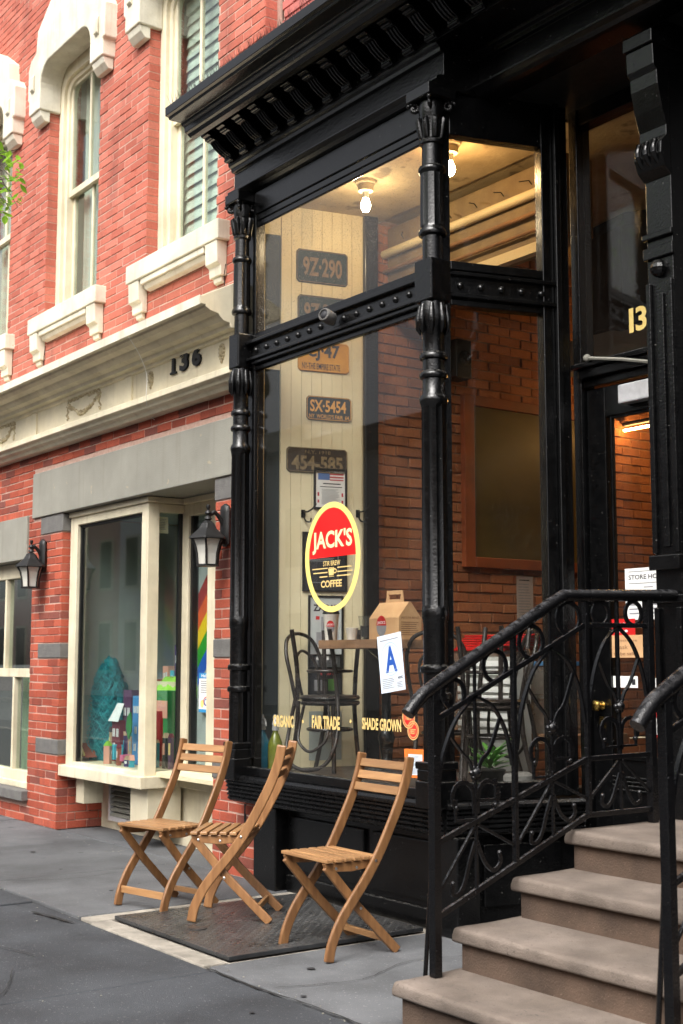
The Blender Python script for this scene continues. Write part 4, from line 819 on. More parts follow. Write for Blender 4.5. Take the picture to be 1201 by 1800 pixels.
# ---- columns
def column(cx, cy, r, dx=0):
    c = (cx, cy, 0)
    P = [(r * .98, .90), (r * .98, 1.22), (r * 1.18, 1.225), (r * 1.2, 1.24), (r * 1.15, 1.255), (r * .95, 1.262), (r * .95, 1.36), (r * 1.15, 1.365), (r * 1.2, 1.38), (r * 1.15, 1.395), (r * .94, 1.405), (r * .94, 1.62), (r * 1.0, 1.64), (r * 1.04, 1.66), (r * 1.04, 1.70), (r * 1.0, 1.72), (r * .96, 2.78), (r * 1.02, 2.80), (r * 1.10, 2.815), (r * 1.12, 2.83), (r * 1.04, 2.845), (r * .88, 2.86), (r * .86, 2.94), (r * 1.05, 2.945), (r * 1.12, 2.96), (r * 1.05, 2.975), (r * .86, 2.985), (r * .84, 3.045), (r * 1.06, 3.05), (r * 1.10, 3.065), (r * 1.02, 3.08), (r * .84, 3.09), (r * .82, 3.22), (r * .95, 3.235), (r * 1.04, 3.27), (r * 1.08, 3.32), (r * .98, 3.365)]
    col = MB().lathe(P, c, 24, flute=lambda z: 1.72 <= z <= 2.79 or .9 <= z <= 1.21).build('column', 'black', S, smooth=38)
    MB().box(cx - r * 1.02, cy - r * 1.02, 3.366, cx + r * 1.02, cy + r * 1.02, 3.60).build('block', 'black', col, bev=.008)
    U = [(r * .80, 3.601), (r * .80, 3.735), (r * 1.06, 3.742), (r * 1.12, 3.757), (r * 1.05, 3.772), (r * .92, 3.785), (r * .95, 3.80), (r * .92, 4.09), (r * 1.04, 4.10), (r * 1.10, 4.115), (r * 1.02, 4.13), (r * .80, 4.14), (r * .77, 4.255), (r * .96, 4.262), (r * .98, 4.278), (r * .82, 4.29), (r * .84, 4.36), (r * .95, 4.42), (r * 1.05, 4.46), (r * 1.0, 4.50)]
    MB().lathe(U, c, 24, flute=lambda z: 3.79 <= z <= 4.085).build('upper_shaft', 'black', col, smooth=38)
    cap = MB(); q = r * .95
    for sx in (-1, 1):
        for sy in (-1, 1):
            for k in range(14):
                a = k * .55; rr = .034 * (1 - k / 16); cap.ball((cx + sx * q * 1.02, cy + sy * q * 1.02 + .0 * k, 4.475 + 0) if k == 0 else (cx + sx * (q * 1.02 + rr * math.cos(a) * .8), cy + sy * (q * 1.02 + rr * math.cos(a) * .8), 4.475 + rr * math.sin(a)), .014, 6, 4)
    for k in range(8):
        a = k * math.pi / 4 + .39; cap.tube([(cx + r * .8 * math.cos(a), cy + r * .8 * math.sin(a), 4.29), (cx + r * .98 * math.cos(a), cy + r * .98 * math.sin(a), 4.36), (cx + r * 1.16 * math.cos(a), cy + r * 1.16 * math.sin(a), 4.40), (cx + r * 1.22 * math.cos(a), cy + r * 1.22 * math.sin(a), 4.375)], [.018, .022, .016, .006], 6)
    cap.build('capital', 'black', col, smooth=60)
    MB().box(cx - r * 1.45, cy - r * 1.45, 4.505, cx + r * 1.45, cy + r * 1.3, 4.574).build('abacus', 'black', col, bev=.006)
    leafm = MB()
    for k in range(8):
        a = k * math.pi / 4; leafm.tube([(cx + r * .98 * math.cos(a), cy + r * .98 * math.sin(a), 3.35), (cx + r * 1.12 * math.cos(a), cy + r * 1.12 * math.sin(a), 3.28), (cx + r * 1.12 * math.cos(a), cy + r * 1.12 * math.sin(a), 3.22), (cx + r * .98 * math.cos(a), cy + r * .98 * math.sin(a), 3.19)], [.012, .020, .018, .005], 6)
    leafm.build('leaf_collar', 'black', col, smooth=60)
    MB().box(cx - r * 1.15, cy - r * 1.15, .66, cx + r * 1.15, cy + r * 1.15, .80).box(cx - r * 1.05, cy - r * 1.05, .801, cx + r * 1.05, cy + r * 1.05, .86).box(cx - r * 1.15, cy - r * 1.15, .861, cx + r * 1.15, cy + r * 1.15, .90).build('base', 'black', col, bev=.006)
    return col
column(-7.405, 4.455, .061); column(-5.385, 4.455, .071)

# ---- front window
Yg = 4.518
fr = MB()
fr.box(-7.54, 4.533, .70, -7.345, 4.60, 4.574); fr.box(-7.34, 4.50, .80, -7.305, 4.532, 4.574)                       # left stile
fr.box(-5.52, 4.50, .80, -5.46, 4.532, 4.574)                        # right stile
fr.box(-7.304, 4.495, 4.42, -5.521, 4.532, 4.574); fr.box(-7.304, 4.505, 4.375, -5.521, 4.532, 4.419); fr.box(-7.304, 4.511, 4.335, -5.521, 4.532, 4.374)
fr.box(-7.304, 4.50, 3.555, -5.521, 4.532, 3.60); fr.box(-7.304, 4.508, 3.535, -5.521, 4.532, 3.554)
fr.box(-7.34, 4.45, 3.52, -5.47, 4.499, 3.545)                      # top bead of the transom bar
fr.box(-7.304, 4.485, 3.43, -5.521, 4.532, 3.519)
fr.box(-7.34, 4.45, 3.405, -5.47, 4.499, 3.428); fr.box(-7.304, 4.47, 3.38, -5.521, 4.532, 3.404); fr.box(-7.304, 4.50, 3.345, -5.521, 4.532, 3.379)
fr.box(-7.34, 4.48, .69, -5.47, 4.532, .745)
frontw = fr.build('front_window', 'black', S, bev=.005)
MB().box(-7.305, Yg, .746, -5.52, Yg + .006, 3.345).build('pane', 'glass', frontw)
MB().box(-7.305, Yg, 3.60, -5.52, Yg + .006, 4.335).build('pane', 'glass_dirty', frontw)
for k in range(15):
    o = MB().lathe([(.020, 0), (.019, .008), (.012, .016), (.002, .019)], (0, 0, 0), 12).build('rivet', 'black', frontw, local=True, smooth=60)
    o.rotation_euler = (math.pi / 2, 0, 0); o.location = Vector((-7.26 + k * .1255, 4.485, 3.474)) - Vector((-5.6, 4.6, 0))
# sill: ridged moulding, bulkhead
def ridges(mb, fr_, u0, u1, d0):
    pts = []
    prof = [(0, .69), (.06, .69), (.075, .675), (.075, .66), (.055, .655)]
    z = .65
    for k in range(5): prof += [(.055 - .004 * k, z), (.062 - .004 * k, z - .006), (.062 - .004 * k, z - .016), (.048 - .004 * k, z - .021)]; z -= .026
    prof += [(.03, z), (.0, z - .01)]
    n = len(prof); V = [fr_.p(u0, b, d0 + a) for a, b in prof] + [fr_.p(u1, b, d0 + a) for a, b in prof]
    mb.add(V, [tuple(range(n)), tuple(range(n, 2 * n))[::-1]] + [(i, (i + 1) % n, n + (i + 1) % n, n + i) for i in range(n)])
    return mb
frW = Fr((0, 4.50, 0), (1, 0, 0), (0, 0, 1), (0, -1, 0))
dR = np.array([math.sin(math.radians(16)), math.cos(math.radians(16)), 0]); nR = np.array([dR[1], -dR[0], 0])
frP = Fr((-5.385, 4.50, 0), dR, (0, 0, 1), nR)
m = ridges(MB(), frW, -7.53, -5.33, 0); sp('sill', 'black_trim', m)
m = ridges(MB(), frP, -.02, .80, .03); sp('sill', 'black_trim', m)
sp('bulkhead', 'black', MB().box(-7.26, 4.60, 0, -5.34, 4.70, .52))
for x0, x1 in ((-6.97, -6.2), (-6.12, -5.42)): sp('bulkhead_panel', 'black', MB().box(x0, 4.575, .14, x1, 4.602, .46), bev=.008)
sp('base_block', 'black', MB().box(-7.28, 4.50, 0, -7.02, 4.62, .51), bev=.008); sp('base_block', 'black', MB().box(-5.48, 4.50, 0, -5.28, 4.66, .51), bev=.008)
sp('base_board', 'black', MB().box(-7.0, 4.57, 0, -5.49, 4.599, .10), bev=.004)
sp('bulkhead', 'black', MB().fbox(frP, .05, 0, -.08, .80, .52, 0.0), bev=.004); sp('bulkhead_panel', 'black', MB().fbox(frP, .22, .14, .001, .68, .46, .02), bev=.006)
sp('base_block', 'black', MB().fbox(frP, .70, 0, .001, .84, .25, .06), bev=.01)
# ---- side window in the splayed return
f = MB(); f.fbox(frP, .0, .80, -.06, .06, 4.60, .02); f.fbox(frP, .63, .70, -.06, .70, 4.60, .02); f.fbox(frP, .701, .70, -.05, .735, 4.60, .05); f.fbox(frP, .736, .70, -.05, .80, 4.6, .015)
f.fbox(frP, .061, 4.34, -.06, .629, 4.60, .015); f.fbox(frP, .061, 3.565, -.06, .629, 3.615, .02); f.fbox(frP, .061, 3.40, -.06, .629, 3.564, .012); f.fbox(frP, -.02, 3.53, .021, .70, 3.553, .04); f.fbox(frP, -.02, 3.405, .021, .70, 3.43, .045); f.fbox(frP, .061, 3.365, -.06, .629, 3.399, .02); f.fbox(frP, .0, .69, -.06, .629, .78, .02)
sidew = f.build('side_window', 'black', S, bev=.005)
MB().fbox(frP, .06, .78, -.03, .63, 3.366, -.024).build('pane', 'glass', sidew); MB().fbox(frP, .06, 3.615, -.03, .63, 4.341, -.024).build('pane', 'glass', sidew)
for k in range(5):
    o = MB().lathe([(.020, 0), (.019, .008), (.012, .016), (.002, .019)], (0, 0, 0), 12).build('rivet', 'black', sidew, local=True, smooth=60)
    o.rotation_euler = (math.pi / 2, 0, math.radians(74)); p = frP.p(.12 + k * .125, 3.478, .013); o.location = Vector(p) - Vector((-5.6, 4.6, 0))

# ---- shop door with transom
YD = 5.36
d = MB(); d.box(-5.20, YD - .03, .12, -5.135, YD + .08, 4.6); d.box(-5.134, YD - .06, 3.0, -4.22, YD + .08, 3.055); d.box(-5.16, YD - .09, 3.056, -4.22, YD + .06, 3.085); d.box(-5.134, YD - .02, 2.955, -4.22, YD + .08, 2.999); d.box(-5.134, YD - .02, 4.50, -4.22, YD + .08, 4.6); d.box(-4.27, YD - .03, .12, -4.22, YD + .08, 2.95)
d.build('door_frame', 'black', S, bev=.006)
sp('transom_pane', 'glass', MB().box(-5.134, YD + .02, 3.086, -4.22, YD + .026, 4.50))
d = MB(); d.box(-5.125, YD, .16, -4.99, YD + .05, 2.945); d.box(-4.40, YD, .16, -4.275, YD + .05, 2.945); d.box(-4.989, YD + .001, 2.775, -4.401, YD + .049, 2.945); d.box(-4.989, YD + .001, .16, -4.401, YD + .049, .90); d.box(-4.989, YD - .012, .90, -4.401, YD + .049, .925)
for k in range(4): d.box(-4.985, YD - .018, .80 - k * .022, -4.405, YD + .0, .812 - k * .022)
d.box(-4.97, YD + .012, .925, -4.955, YD + .04, 2.775); d.box(-4.955, YD + .012, 2.76, -4.401, YD + .04, 2.774)
door = d.build('door', 'black', S, bev=.004)
MB().box(-4.955, YD + .022, .926, -4.401, YD + .027, 2.76).build('pane', 'glass', door)
kp = onY(1036, 1240, YD - .05)
kn = MB().lathe([(.022, 0), (.024, .006), (.011, .012), (.011, .03), (.026, .038), (.031, .05), (.028, .062), (.014, .07)], (0, 0, 0), 20).build('door_knob', 'brass', door, local=True, smooth=40)
kn.rotation_euler = (math.pi / 2, 0, 0); kn.location = Vector((-5.055, YD - .001, kp[2])) - Vector((-5.6, 4.6, 0))
MB().box(-5.075, YD - .006, kp[2] - .14, -5.035, YD - .001, kp[2] - .06).build('lock_plate', 'brass', door)
zc = onY(1105, 690, YD - .05)[2]
MB().box(-4.83, YD - .07, zc - .055, -4.45, YD - .002, zc + .05).build('door_closer', 'alu', S, bev=.008)
MB().tube([(-5.02, YD - .10, 3.10), (-4.75, YD - .12, 3.04), (-4.42, YD - .06, zc + .09)], .010, 6).ball((-5.02, YD - .10, 3.10), .022, 8, 6).build('closer_arm', 'lintel', S)

# ---- pilaster with bracket at the right of the door
XP0, XP1, YP = -4.275, -4.11, 4.92
p = MB(); p.box(XP0, YP, 0, XP1, 5.38, 4.6)
PF = lambda z0, z1, dd, x0=XP0 - .012, x1=XP1 + .012: p.box(x0, YP - dd, z0, x1, YP - .0005, z1)
PF(3.40, 3.46, .02); PF(3.50, 3.53, .025); PF(1.86, 1.93, .035); PF(1.70, 1.74, .02); PF(0, .9, .03)
p.box(XP0, YP - .02, 1.94, XP0 + .03, YP - .001, 3.28); p.box(XP1 - .03, YP - .02, 1.94, XP1, YP - .001, 3.28); p.box((XP0 + XP1) / 2 - .022, YP - .014, 1.97, (XP0 + XP1) / 2 + .022, YP - .001, 3.22)
p.box(XP0, YP - .02, .92, XP0 + .03, YP - .001, 1.68); p.box(XP1 - .03, YP - .02, .92, XP1, YP - .001, 1.68)
p.ball(((XP0 + XP1) / 2, YP - .01, 3.345), .045, 12, 8)
pil = p.build('pilaster', 'black', S, bev=.005)
b = MB().prism([(YP - .001, 3.80), (YP - .05, 3.84), (YP - .075, 3.90), (YP - .07, 3.96), (YP - .03, 4.0), (YP - .03, 4.05), (YP - .06, 4.14), (YP - .085, 4.25), (YP - .09, 4.32), (YP - .11, 4.34), (YP - .115, 4.45), (YP - .001, 4.45)], 'X', XP0 - .005, XP1 + .005)
for k in range(3): b.tube(smoothpath([((XP0 + XP1) / 2 - .05 + .05 * k, YP - .03, 3.85), ((XP0 + XP1) / 2 - .05 + .05 * k, YP - .085, 3.91), ((XP0 + XP1) / 2 - .05 + .05 * k, YP - .07, 3.975)], 4), .017, 8)
b.box(XP0 - .012, YP - .13, 4.451, XP1 + .012, 5.2, 4.52); b.build('bracket', 'black', pil, bev=.005)
# ---- dark house entry right of the pilaster
sp('entry_door', 'blackflat', MB().box(-4.08, 5.30, .70, -2.6, 5.36, 4.6)); sp('entry_wall', 'black', MB().box(-2.6, 4.7, 0, 2.0, 5.3, 4.6))
for x0, x1, z0, z1 in ((-4.0, -3.5, .9, 1.7), (-4.0, -3.5, 1.85, 3.2), (-3.3, -2.8, .9, 1.7), (-3.3, -2.8, 1.85, 3.2)): sp('door_panel', 'black', MB().box(x0, 5.28, z0, x1, 5.299, z1), bev=.008)
sp('door_step', 'slate', MB().box(-5.18, 5.02, -.01, -4.215, 5.5, .12), bev=.01)

# ---- inside of the shop
SI = lambda name, m, mb, **k: sp(name, m, mb, **k)
th13 = math.radians(13); dW = np.array([math.sin(th13), math.cos(th13), 0]); nW = np.array([dW[1], -dW[0], 0]); W0 = (-7.5, 4.7, 0)
frC = Fr(W0, dW, (0, 0, 1), nW)
def sw(px, py, off=0.0): q = onP(px, py, tuple(np.array(W0) + nW * off), nW); return (q - np.array(W0)) @ dW, q[2]
SI('left_lining', 'blackflat', MB().box(-7.56, 4.601, .2, -7.535, 5.5, 4.64)); SI('window_floor', 'floor_in', MB().box(-7.45, 4.603, .66, -5.36, 5.60, .71)); SI('window_step', 'floor_in', MB().box(-7.44, 5.56, .15, -5.30, 5.60, .66)); SI('shop_floor', 'floor_in', MB().box(-7.44, 5.601, .08, -3.6, 10.4, .149))
SI('window_ceiling', 'ceil', MB().prism([(-7.55, 4.60), (-5.45, 4.60), (-5.27, 5.22), (-5.27, 5.598), (-7.55, 5.598)], 'Z', 4.60, 4.64))
SI('room_ceiling', 'ceil', MB().box(-7.5, 5.60, 4.62, -3.6, 10.4, 4.66)); SI('back_wall', 'brick_in', MB().box(-7.6, 10.4, 0, -3.6, 10.5, 4.7)); SI('right_wall', 'linen', MB().box(-3.62, 5.4, 0, -3.55, 10.4, 4.7))
pw = SI('side_panelling', 'linen', MB().fbox(frC, -.16, .70, -.05, .84, 4.62, -.013))
u = .118
while u < .73:
    MB().fbox(frC, u + .0008, .70, -.0125, min(u + .0760, .742) - .0008, 4.60, 0).build('board', 'linen', pw, bev=.0015); u += .0765
MB().fbox(frC, -.10, .70, -.0125, -.001, 4.60, .004).build('board', 'linen', pw, bev=.003)
MB().fbox(frC, .0, .70, -.0125, .112, 3.42, -.004).build('dark_panel', 'greendark', pw); MB().fbox(frC, .0, 3.60, -.0125, .112, 4.38, -.004).build('dark_panel', 'greendark', pw)
MB().fbox(frC, .0, 3.421, -.0125, .112, 3.599, .0).build('board', 'linen', pw); MB().fbox(frC, .0, 4.381, -.0125, .112, 4.6, .0).build('board', 'linen', pw)
MB().fbox(frC, .743, .70, -.05, .845, 4.60, .03).build('dark_trim', 'black', pw, bev=.006)
XB = -7.36
bw = SI('brick_side_wall', 'mortar_in', MB().box(XB - .35, 5.45, 0, XB - .012, 10.4, 4.65)); it3 = []; Hb, Lb = .074, .225
for r in range(int((4.6 - .15) / Hb)):
    z = .15 + r * Hb
    for a, b in course(5.46, 10.4, z, r, Lb, .01, [], Hb): it3.append((XB - .05, (a + b) / 2, z + Hb / 2, b - a - .010, .10, Hb - .010, math.pi / 2))
lay_bricks(bw, 'brick_in', it3, jitter=.006)
# girder and pipes behind the window
gd = SI('girder', 'girder', MB().box(-7.36, 5.66, 4.05, -5.55, 5.90, 4.56), bev=.01)
SI('cross_beam', 'lintel', MB().box(-6.9, 6.9, 3.55, -3.65, 7.05, 3.78), bev=.01)
for z, r_, mm in ((4.36, .032, 'linen'), (4.23, .016, 'oldwood'), (4.12, .012, 'oldwood')): MB().tube([(-7.36, 5.63, z), (-5.55, 5.63, z)], r_, 10).build('moulding', mm, gd, smooth=60)
MB().box(-7.36, 5.60, 3.965, -5.55, 5.659, 4.03).build('lower_strip', 'linen', gd)
for k in range(7): MB().tube([(-7.1 + k * .24, 5.60, 4.46), (-7.09 + k * .26, 5.58, 4.43), (-7.07 + k * .26, 5.585, 4.40)], .004, 5).build('hook', 'iron', gd)
# bulbs
glow = emit_mat('bulb_glow', (1.0, .60, .25), 150.0); glowc = emit_mat('bulb_glow_pale', (1.0, .76, .46), 130.0)
def bulb(x, y, z, gm, label):
    t = thing('ceiling_bulb', label, 'light bulb', (x, y, z)); zc = 4.60
    MB().lathe([(.03, zc - .075), (.05, zc - .07), (.055, zc - .03), (.07, zc - .02), (.07, zc - .001)], (x, y, 0), 20).build('socket', 'linen', t, smooth=40)
    MB().lathe([(.022, z + .05), (.022, zc - .074)], (x, y, 0), 14).build('cap', 'paper', t, smooth=40)
    MB().lathe([(.003, -.042), (.018, -.038), (.030, -.018), (.034, 0), (.030, .020), (.020, .042), (.018, .055)], (x, y, z), 16).build('globe', gm, t, smooth=80)
q = onY(643, 362, 5.02); bulb(q[0], q[1], q[2], glowc, 'lit bare bulb on the window ceiling left of the corner column')
q = onY(791, 298, 5.05); bulb(q[0], q[1], q[2], glow, 'lit bare bulb on the ceiling right of the corner column')
# long lamp deeper in the shop
q0, q1 = onY(1097, 757, 8.1), onY(1150, 762, 8.1)
t = thing('strip_lamp', 'warm strip lamp glowing deep inside behind the door glass', 'lamp', tuple(q0)); L2 = np.array([-5.9, 8.1, q0[2]])
MB().tube([q0, L2], .010, 8).build('tube', emit_mat('strip_glow', (1.0, .52, .16), 60.0), t); MB().tube([q0 + np.array([0, 0, .05]), L2 + np.array([0, 0, .05])], .02, 8).build('housing', 'blackflat', t)
for k in (.2, .8): pp = q0 * (1 - k) + L2 * k; MB().tube([pp + np.array([0, 0, .05]), np.array([pp[0], pp[1], 4.62])], .004, 5).build('rod', 'blackflat', t)
tag(MB().lathe([(.52, 3.75), (.56, 3.80), (.56, 4.50), (.50, 4.615)], (-6.3, 7.4, 0), 8, a0=.2).build('air_duct', 'blackflat'), 'big dark eight sided duct hanging behind the door transom', 'duct')

# ================================================================== things on the cream side wall
def swrect(x0, y0, x1, y1):                     # pixel box -> (u0, z0, u1, z1) on the panelled wall
    a = sw(x0, (y0 + y1) / 2); b = sw(x1, (y0 + y1) / 2); xm = (x0 + x1) / 2
    return a[0], sw(xm, y1)[1], b[0], sw(xm, y0)[1]
def plate(px, label, body, ink, rows, rim=None):
    u0, z0, u1, z1 = swrect(*px); t = thing('licence_plate', label, 'licence plate', frC.p((u0 + u1) / 2, z0, 0), group='old licence plates on the cream wall')
    w, h = u1 - u0, z1 - z0; c = .018
    P = [(u0 + c, z0), (u1 - c, z0), (u1, z0 + c), (u1, z1 - c), (u1 - c, z1), (u0 + c, z1), (u0, z1 - c), (u0, z0 + c)]
    MB().fprism(frC, P, .002, .008).build('plate', body, t, bev=.002)
    rm = MB(); q = [((a - (u0 + u1) / 2) * .97 + (u0 + u1) / 2, (b - (z0 + z1) / 2) * .94 + (z0 + z1) / 2) for a, b in P]
    rm.tube([frC.p(a, b, .009) for a, b in q], .003, 5, closed=True); rm.build('rim', rim or ink, t)
    tx = MB()
    for s, a, b, ww, hh, bo in rows: tx.ftext(frC, s, u0 + a * w, z0 + b * h, ww * w, hh * h, .0105, bo)
    tx.build('lettering', ink, t, fixn=False)
    return t
P_or = mat('plate_orange', (.62, .30, .03), (.45, .20, .02), .45, 12, .1); P_dk = mat('plate_dark', (.035, .04, .04), (.02, .022, .02), .5, 20, .2); P_br = mat('plate_brown', (.05, .035, .025), (.03, .022, .018), .6, 25, .3)
I_or = flat('plate_ochre_ink', (.70, .36, .08)); I_fade = mat('faded_ink', (.34, .26, .14), (.14, .10, .06), .7, 40); P_gr = mat('plate_green', (.025, .04, .034), (.015, .025, .022), .85, 20, .2, spec=.15); I_rust = mat('rust_ink', (.24, .14, .06), (.10, .06, .03), .7, 30)
plate((521, 442, 611, 500), 'dark green licence plate reading 9Z-290 high on the cream wall', P_gr, I_rust, [('9Z·290', .12, .2, .76, .58, .03)])
plate((523, 522, 612, 580), 'dark green licence plate half hidden behind the transom bar', P_gr, I_rust, [('9Z·290', .12, .2, .76, .58, .03)])
plate((523, 602, 613, 655), 'orange licence plate reading CJ 47 The Empire State', P_or, 'ink', [('CJ·47', .17, .36, .64, .56, .03), ('NY-THE EMPIRE STATE', .08, .08, .74, .2, .01)], rim=P_or)
plate((538, 698, 617, 740), "black licence plate reading SX-5454 NY World's Fair 64", P_dk, I_or, [('SX·5454', .08, .34, .80, .5, .025), ("NY  WORLD'S FAIR  64", .06, .08, .88, .17, .01)])
plate((503, 788, 610, 832), 'brown licence plate reading 454-585 above the flag notice', P_br, I_fade, [('454-585', .08, .10, .84, .58, .035), ('N.Y. 1918', .3, .76, .42, .14, .01)])
def framed(px, label, name, sheetm, marks, fm='blackflat', fwid=.014, th=.015, glassy=False):
    u0, z0, u1, z1 = swrect(*px); t = notice(name, label, frC, u0 + fwid, z0 + fwid, u1 - fwid, z1 - fwid, sheetm, marks, d=.006, cat='picture')
    f = MB(); f.fbox(frC, u0, z0, .001, u0 + fwid, z1, th); f.fbox(frC, u1 - fwid, z0, .001, u1, z1, th); f.fbox(frC, u0 + fwid + .0005, z0, .001, u1 - fwid - .0005, z0 + fwid, th); f.fbox(frC, u0 + fwid + .0005, z1 - fwid, .001, u1 - fwid - .0005, z1, th); f.build('frame', fm, t, bev=.002)
    return t
fl_b = flat('flag_blue', (.10, .18, .42)); fl_r = flat('flag_red', (.55, .06, .07))
framed((551, 824, 609, 896), 'small framed notice with a flag heading below the brown plate', 'framed_notice', 'paper', [(fl_b, 'r', .08, .74, .48, .93), (fl_r, 'r', .48, .88, .95, .93), (fl_r, 'r', .48, .80, .95, .84), (fl_r, 'r', .48, .73, .95, .76), (M['ink'], 'l', .25, .60, .85, .68, 1), (M['inkgrey'], 'l', .2, .08, .85, .50, 14), (fl_r, 'r', .06, .12, .12, .2), (fl_r, 'r', .06, .3, .12, .4), (fl_r, 'r', .88, .12, .94, .2), (fl_r, 'r', .88, .3, .94, .4), (M['ink'], 'r', .15, .545, .9, .565)])
framed((531, 936, 609, 1040), 'black framed blackboard print behind the oval sign', 'framed_poster', 'ink', [(M['inkgrey'], 'l', .12, .5, .75, .88, 14), (M['paper'], 'o', .66, .8, .14, .1, .01), (M['inkgrey'], 'r', .82, .12, .835, .92), (M['inkgrey'], 'r', .12, .12, .82, .13)])
framed((541, 1047, 603, 1176), 'framed restaurant guide cover reading ZAGAT behind the paper cup', 'framed_cover', flat('cover_grey', (.50, .53, .53)), [(flat('zagat_ink', (.03, .01, .03)), 't', 'ZAGAT', .10, .80, .82, .10, .04), (M['redplastic'], 'r', .18, .68, .3, .73), (M['inkgrey'], 'r', .35, .5, .8, .72), (M['ink'], 'r', .42, .55, .66, .66), (M['inkgrey'], 'r', .2, .32, .9, .5), (M['paper'], 'r', .2, .1, .6, .3)])
framed((541, 1150, 600, 1224), 'framed dark magazine cover low on the wall behind the chairs', 'framed_cover', 'ink', [(M['inkgrey'], 't', 'NEW YORK', .12, .78, .8, .16, .01), (fl_r, 't', 'BEST', .35, .5, .5, .2, .04), (M['gold'], 'r', .15, .64, .5, .66), (M['inkgrey'], 'r', .15, .1, .45, .38), (M['plantleaf'], 'r', .6, .1, .85, .4)], fwid=.012)
u0, z0, u1, z1 = swrect(543, 1250, 600, 1336)
notice('grey_sheet', 'pale grey printed sheet lowest on the cream wall', frC, u0, z0, u1, z1, flat('grey_paper', (.33, .36, .34)), [(M['inkgrey'], 'l', .5, .35, .92, .9, 9), (M['inkgrey'], 'l', .1, .55, .4, .9, 5)], d=.003)
for px, lb in ((533, 'black coat hook left of the oval sign'), (629, 'black coat hook right of the oval sign')):
    u, z = sw(px, 905); t = thing('coat_hook', lb, 'hook', frC.p(u, z, 0), group='coat hooks on the cream wall')
    MB().fbox(frC, u - .016, z - .02, 0, u + .016, z + .035, .006).build('plate', 'iron', t, bev=.003)
    h = MB(); h.tube(smoothpath([frC.p(u, z + .02, .005), frC.p(u + .02, z + .02, .05), frC.p(u + .05, z + .045, .07), frC.p(u + .065, z + .075, .075)]), .006, 6); h.tube(smoothpath([frC.p(u, z - .005, .005), frC.p(u + .01, z - .045, .03), frC.p(u + .035, z - .05, .045), frC.p(u + .04, z - .025, .05)]), .006, 6); h.build('prongs', 'iron', t, smooth=60)

# orange framed picture on the brick wall
def bx(px, py): q = onX(px, py, XB + .03); return q[1], q[2]
y0, z1 = bx(813, 692); _, z0 = bx(818, 997); y1 = y0 + 1.35; w = .10
t = thing('picture_frame', 'large dark picture in an orange frame on the inside brick wall', 'picture', (XB, (y0 + y1) / 2, z0))
f = MB(); f.box(XB, y0, z0, XB + .05, y0 + w, z1); f.box(XB, y1 - w, z0, XB + .05, y1, z1); f.box(XB, y0 + w + .001, z0, XB + .05, y1 - w - .001, z0 + w * .8); f.box(XB, y0 + w + .001, z1 - w * .8, XB + .05, y1 - w - .001, z1); f.build('frame', 'orangewood', t, bev=.006)
MB().box(XB + .002, y0 + w + .001, z0 + w * .8, XB + .02, y1 - w - .001, z1 - w * .8).build('picture', 'mirrordark', t)
y0, z1 = bx(912, 1012); y1, z0 = bx(942, 1092)
notice('price_list', 'narrow pale printed list pinned on the inside brick wall', Fr((XB + .004, 0, 0), (0, 1, 0), (0, 0, 1), (1, 0, 0)), y0, z0, y1, z1, flat('list_paper', (.42, .38, .36)), [(M['inkgrey'], 'l', .1, .1, .9, .85, 12), (M['ink'], 'l', .15, .88, .85, .94, 1)], cat='list')
t = thing('wall_speaker', 'small black speaker high on the inside brick wall', 'speaker', (XB + .1, 6.55, 3.7))
y0, z1 = bx(783, 600); y1, z0 = bx(810, 672)
MB().box(XB, y0, z0, XB + .16, y1, z1).build('cabinet', 'blackflat', t, bev=.01); MB().lathe([(.05, 0), (.06, .006), (.03, .01)], (0, 0, 0), 16).build('cone', 'iron', t, local=True).location = (0, 0, 0)
[o for o in t.children if o.name.startswith('cone')][0].location = Vector((XB + .161, (y0 + y1) / 2, (z0 + z1) / 2)) - Vector((XB + .1, 6.55, 3.7)); [o for o in t.children if o.name.startswith('cone')][0].rotation_euler = (0, math.pi / 2, 0)

# ================================================================== lettering on the panes (painted on the glass)
frG = Fr((0, Yg - .0015, 0), (1, 0, 0), (0, 0, 1), (0, -1, 0))
def gp(px, py): q = onY(px, py, Yg); return q[0], q[2]
def gbox(x0, yb, yt, x1): a = gp(x0, yb); b = gp(x0, yt); c = gp(x1, yb); return a[0], a[1], c[0] - a[0], b[1] - a[1]
cu = (gp(537, 979)[0] + gp(634, 979)[0]) / 2; ru = (gp(634, 979)[0] - gp(537, 979)[0]) / 2
cv = (gp(585, 882)[1] + gp(585, 1076)[1]) / 2; rv = (gp(585, 882)[1] - gp(585, 1076)[1]) / 2
a0 = math.asin(.04)
MB().fring(frG, cu, cv, ru, rv, .155 * ru, .105 * rv, 0).build('sign_ring', flat('pale_yellow', (.90, .74, .22), .4), frontw, fixn=False)
mm = MB(); N = 40; ri, rj = ru * .846, rv * .896; zl = cv + .0 * rv; pts = []
aa = math.asin((zl - cv) / rj)
mm.fpoly(frG, [(cu + ri * math.cos(aa + (math.pi - 2 * aa) * i / N), cv + rj * math.sin(aa + (math.pi - 2 * aa) * i / N)) for i in range(N + 1)], .0004).build('sign_field', 'red', frontw, fixn=False)
tx = MB()
h_ = .27 * rv
tx.ftext(frG, "JACK'S", cu - .72 * ru, zl + .07 * rv, 1.44 * ru, .42 * rv, .0009, .028)
tx.build('sign_name', flat('cream_letter', (.93, .84, .45), .4), frontw, fixn=False)
tx = MB(); tx.ftext(frG, 'STIR BREW', cu - .32 * ru, zl - .16 * rv, .62 * ru, .09 * rv, .0009, .015); tx.ftext(frG, 'COFFEE', cu - .40 * ru, cv - .55 * rv, .76 * ru, .13 * rv, .0009, .03)
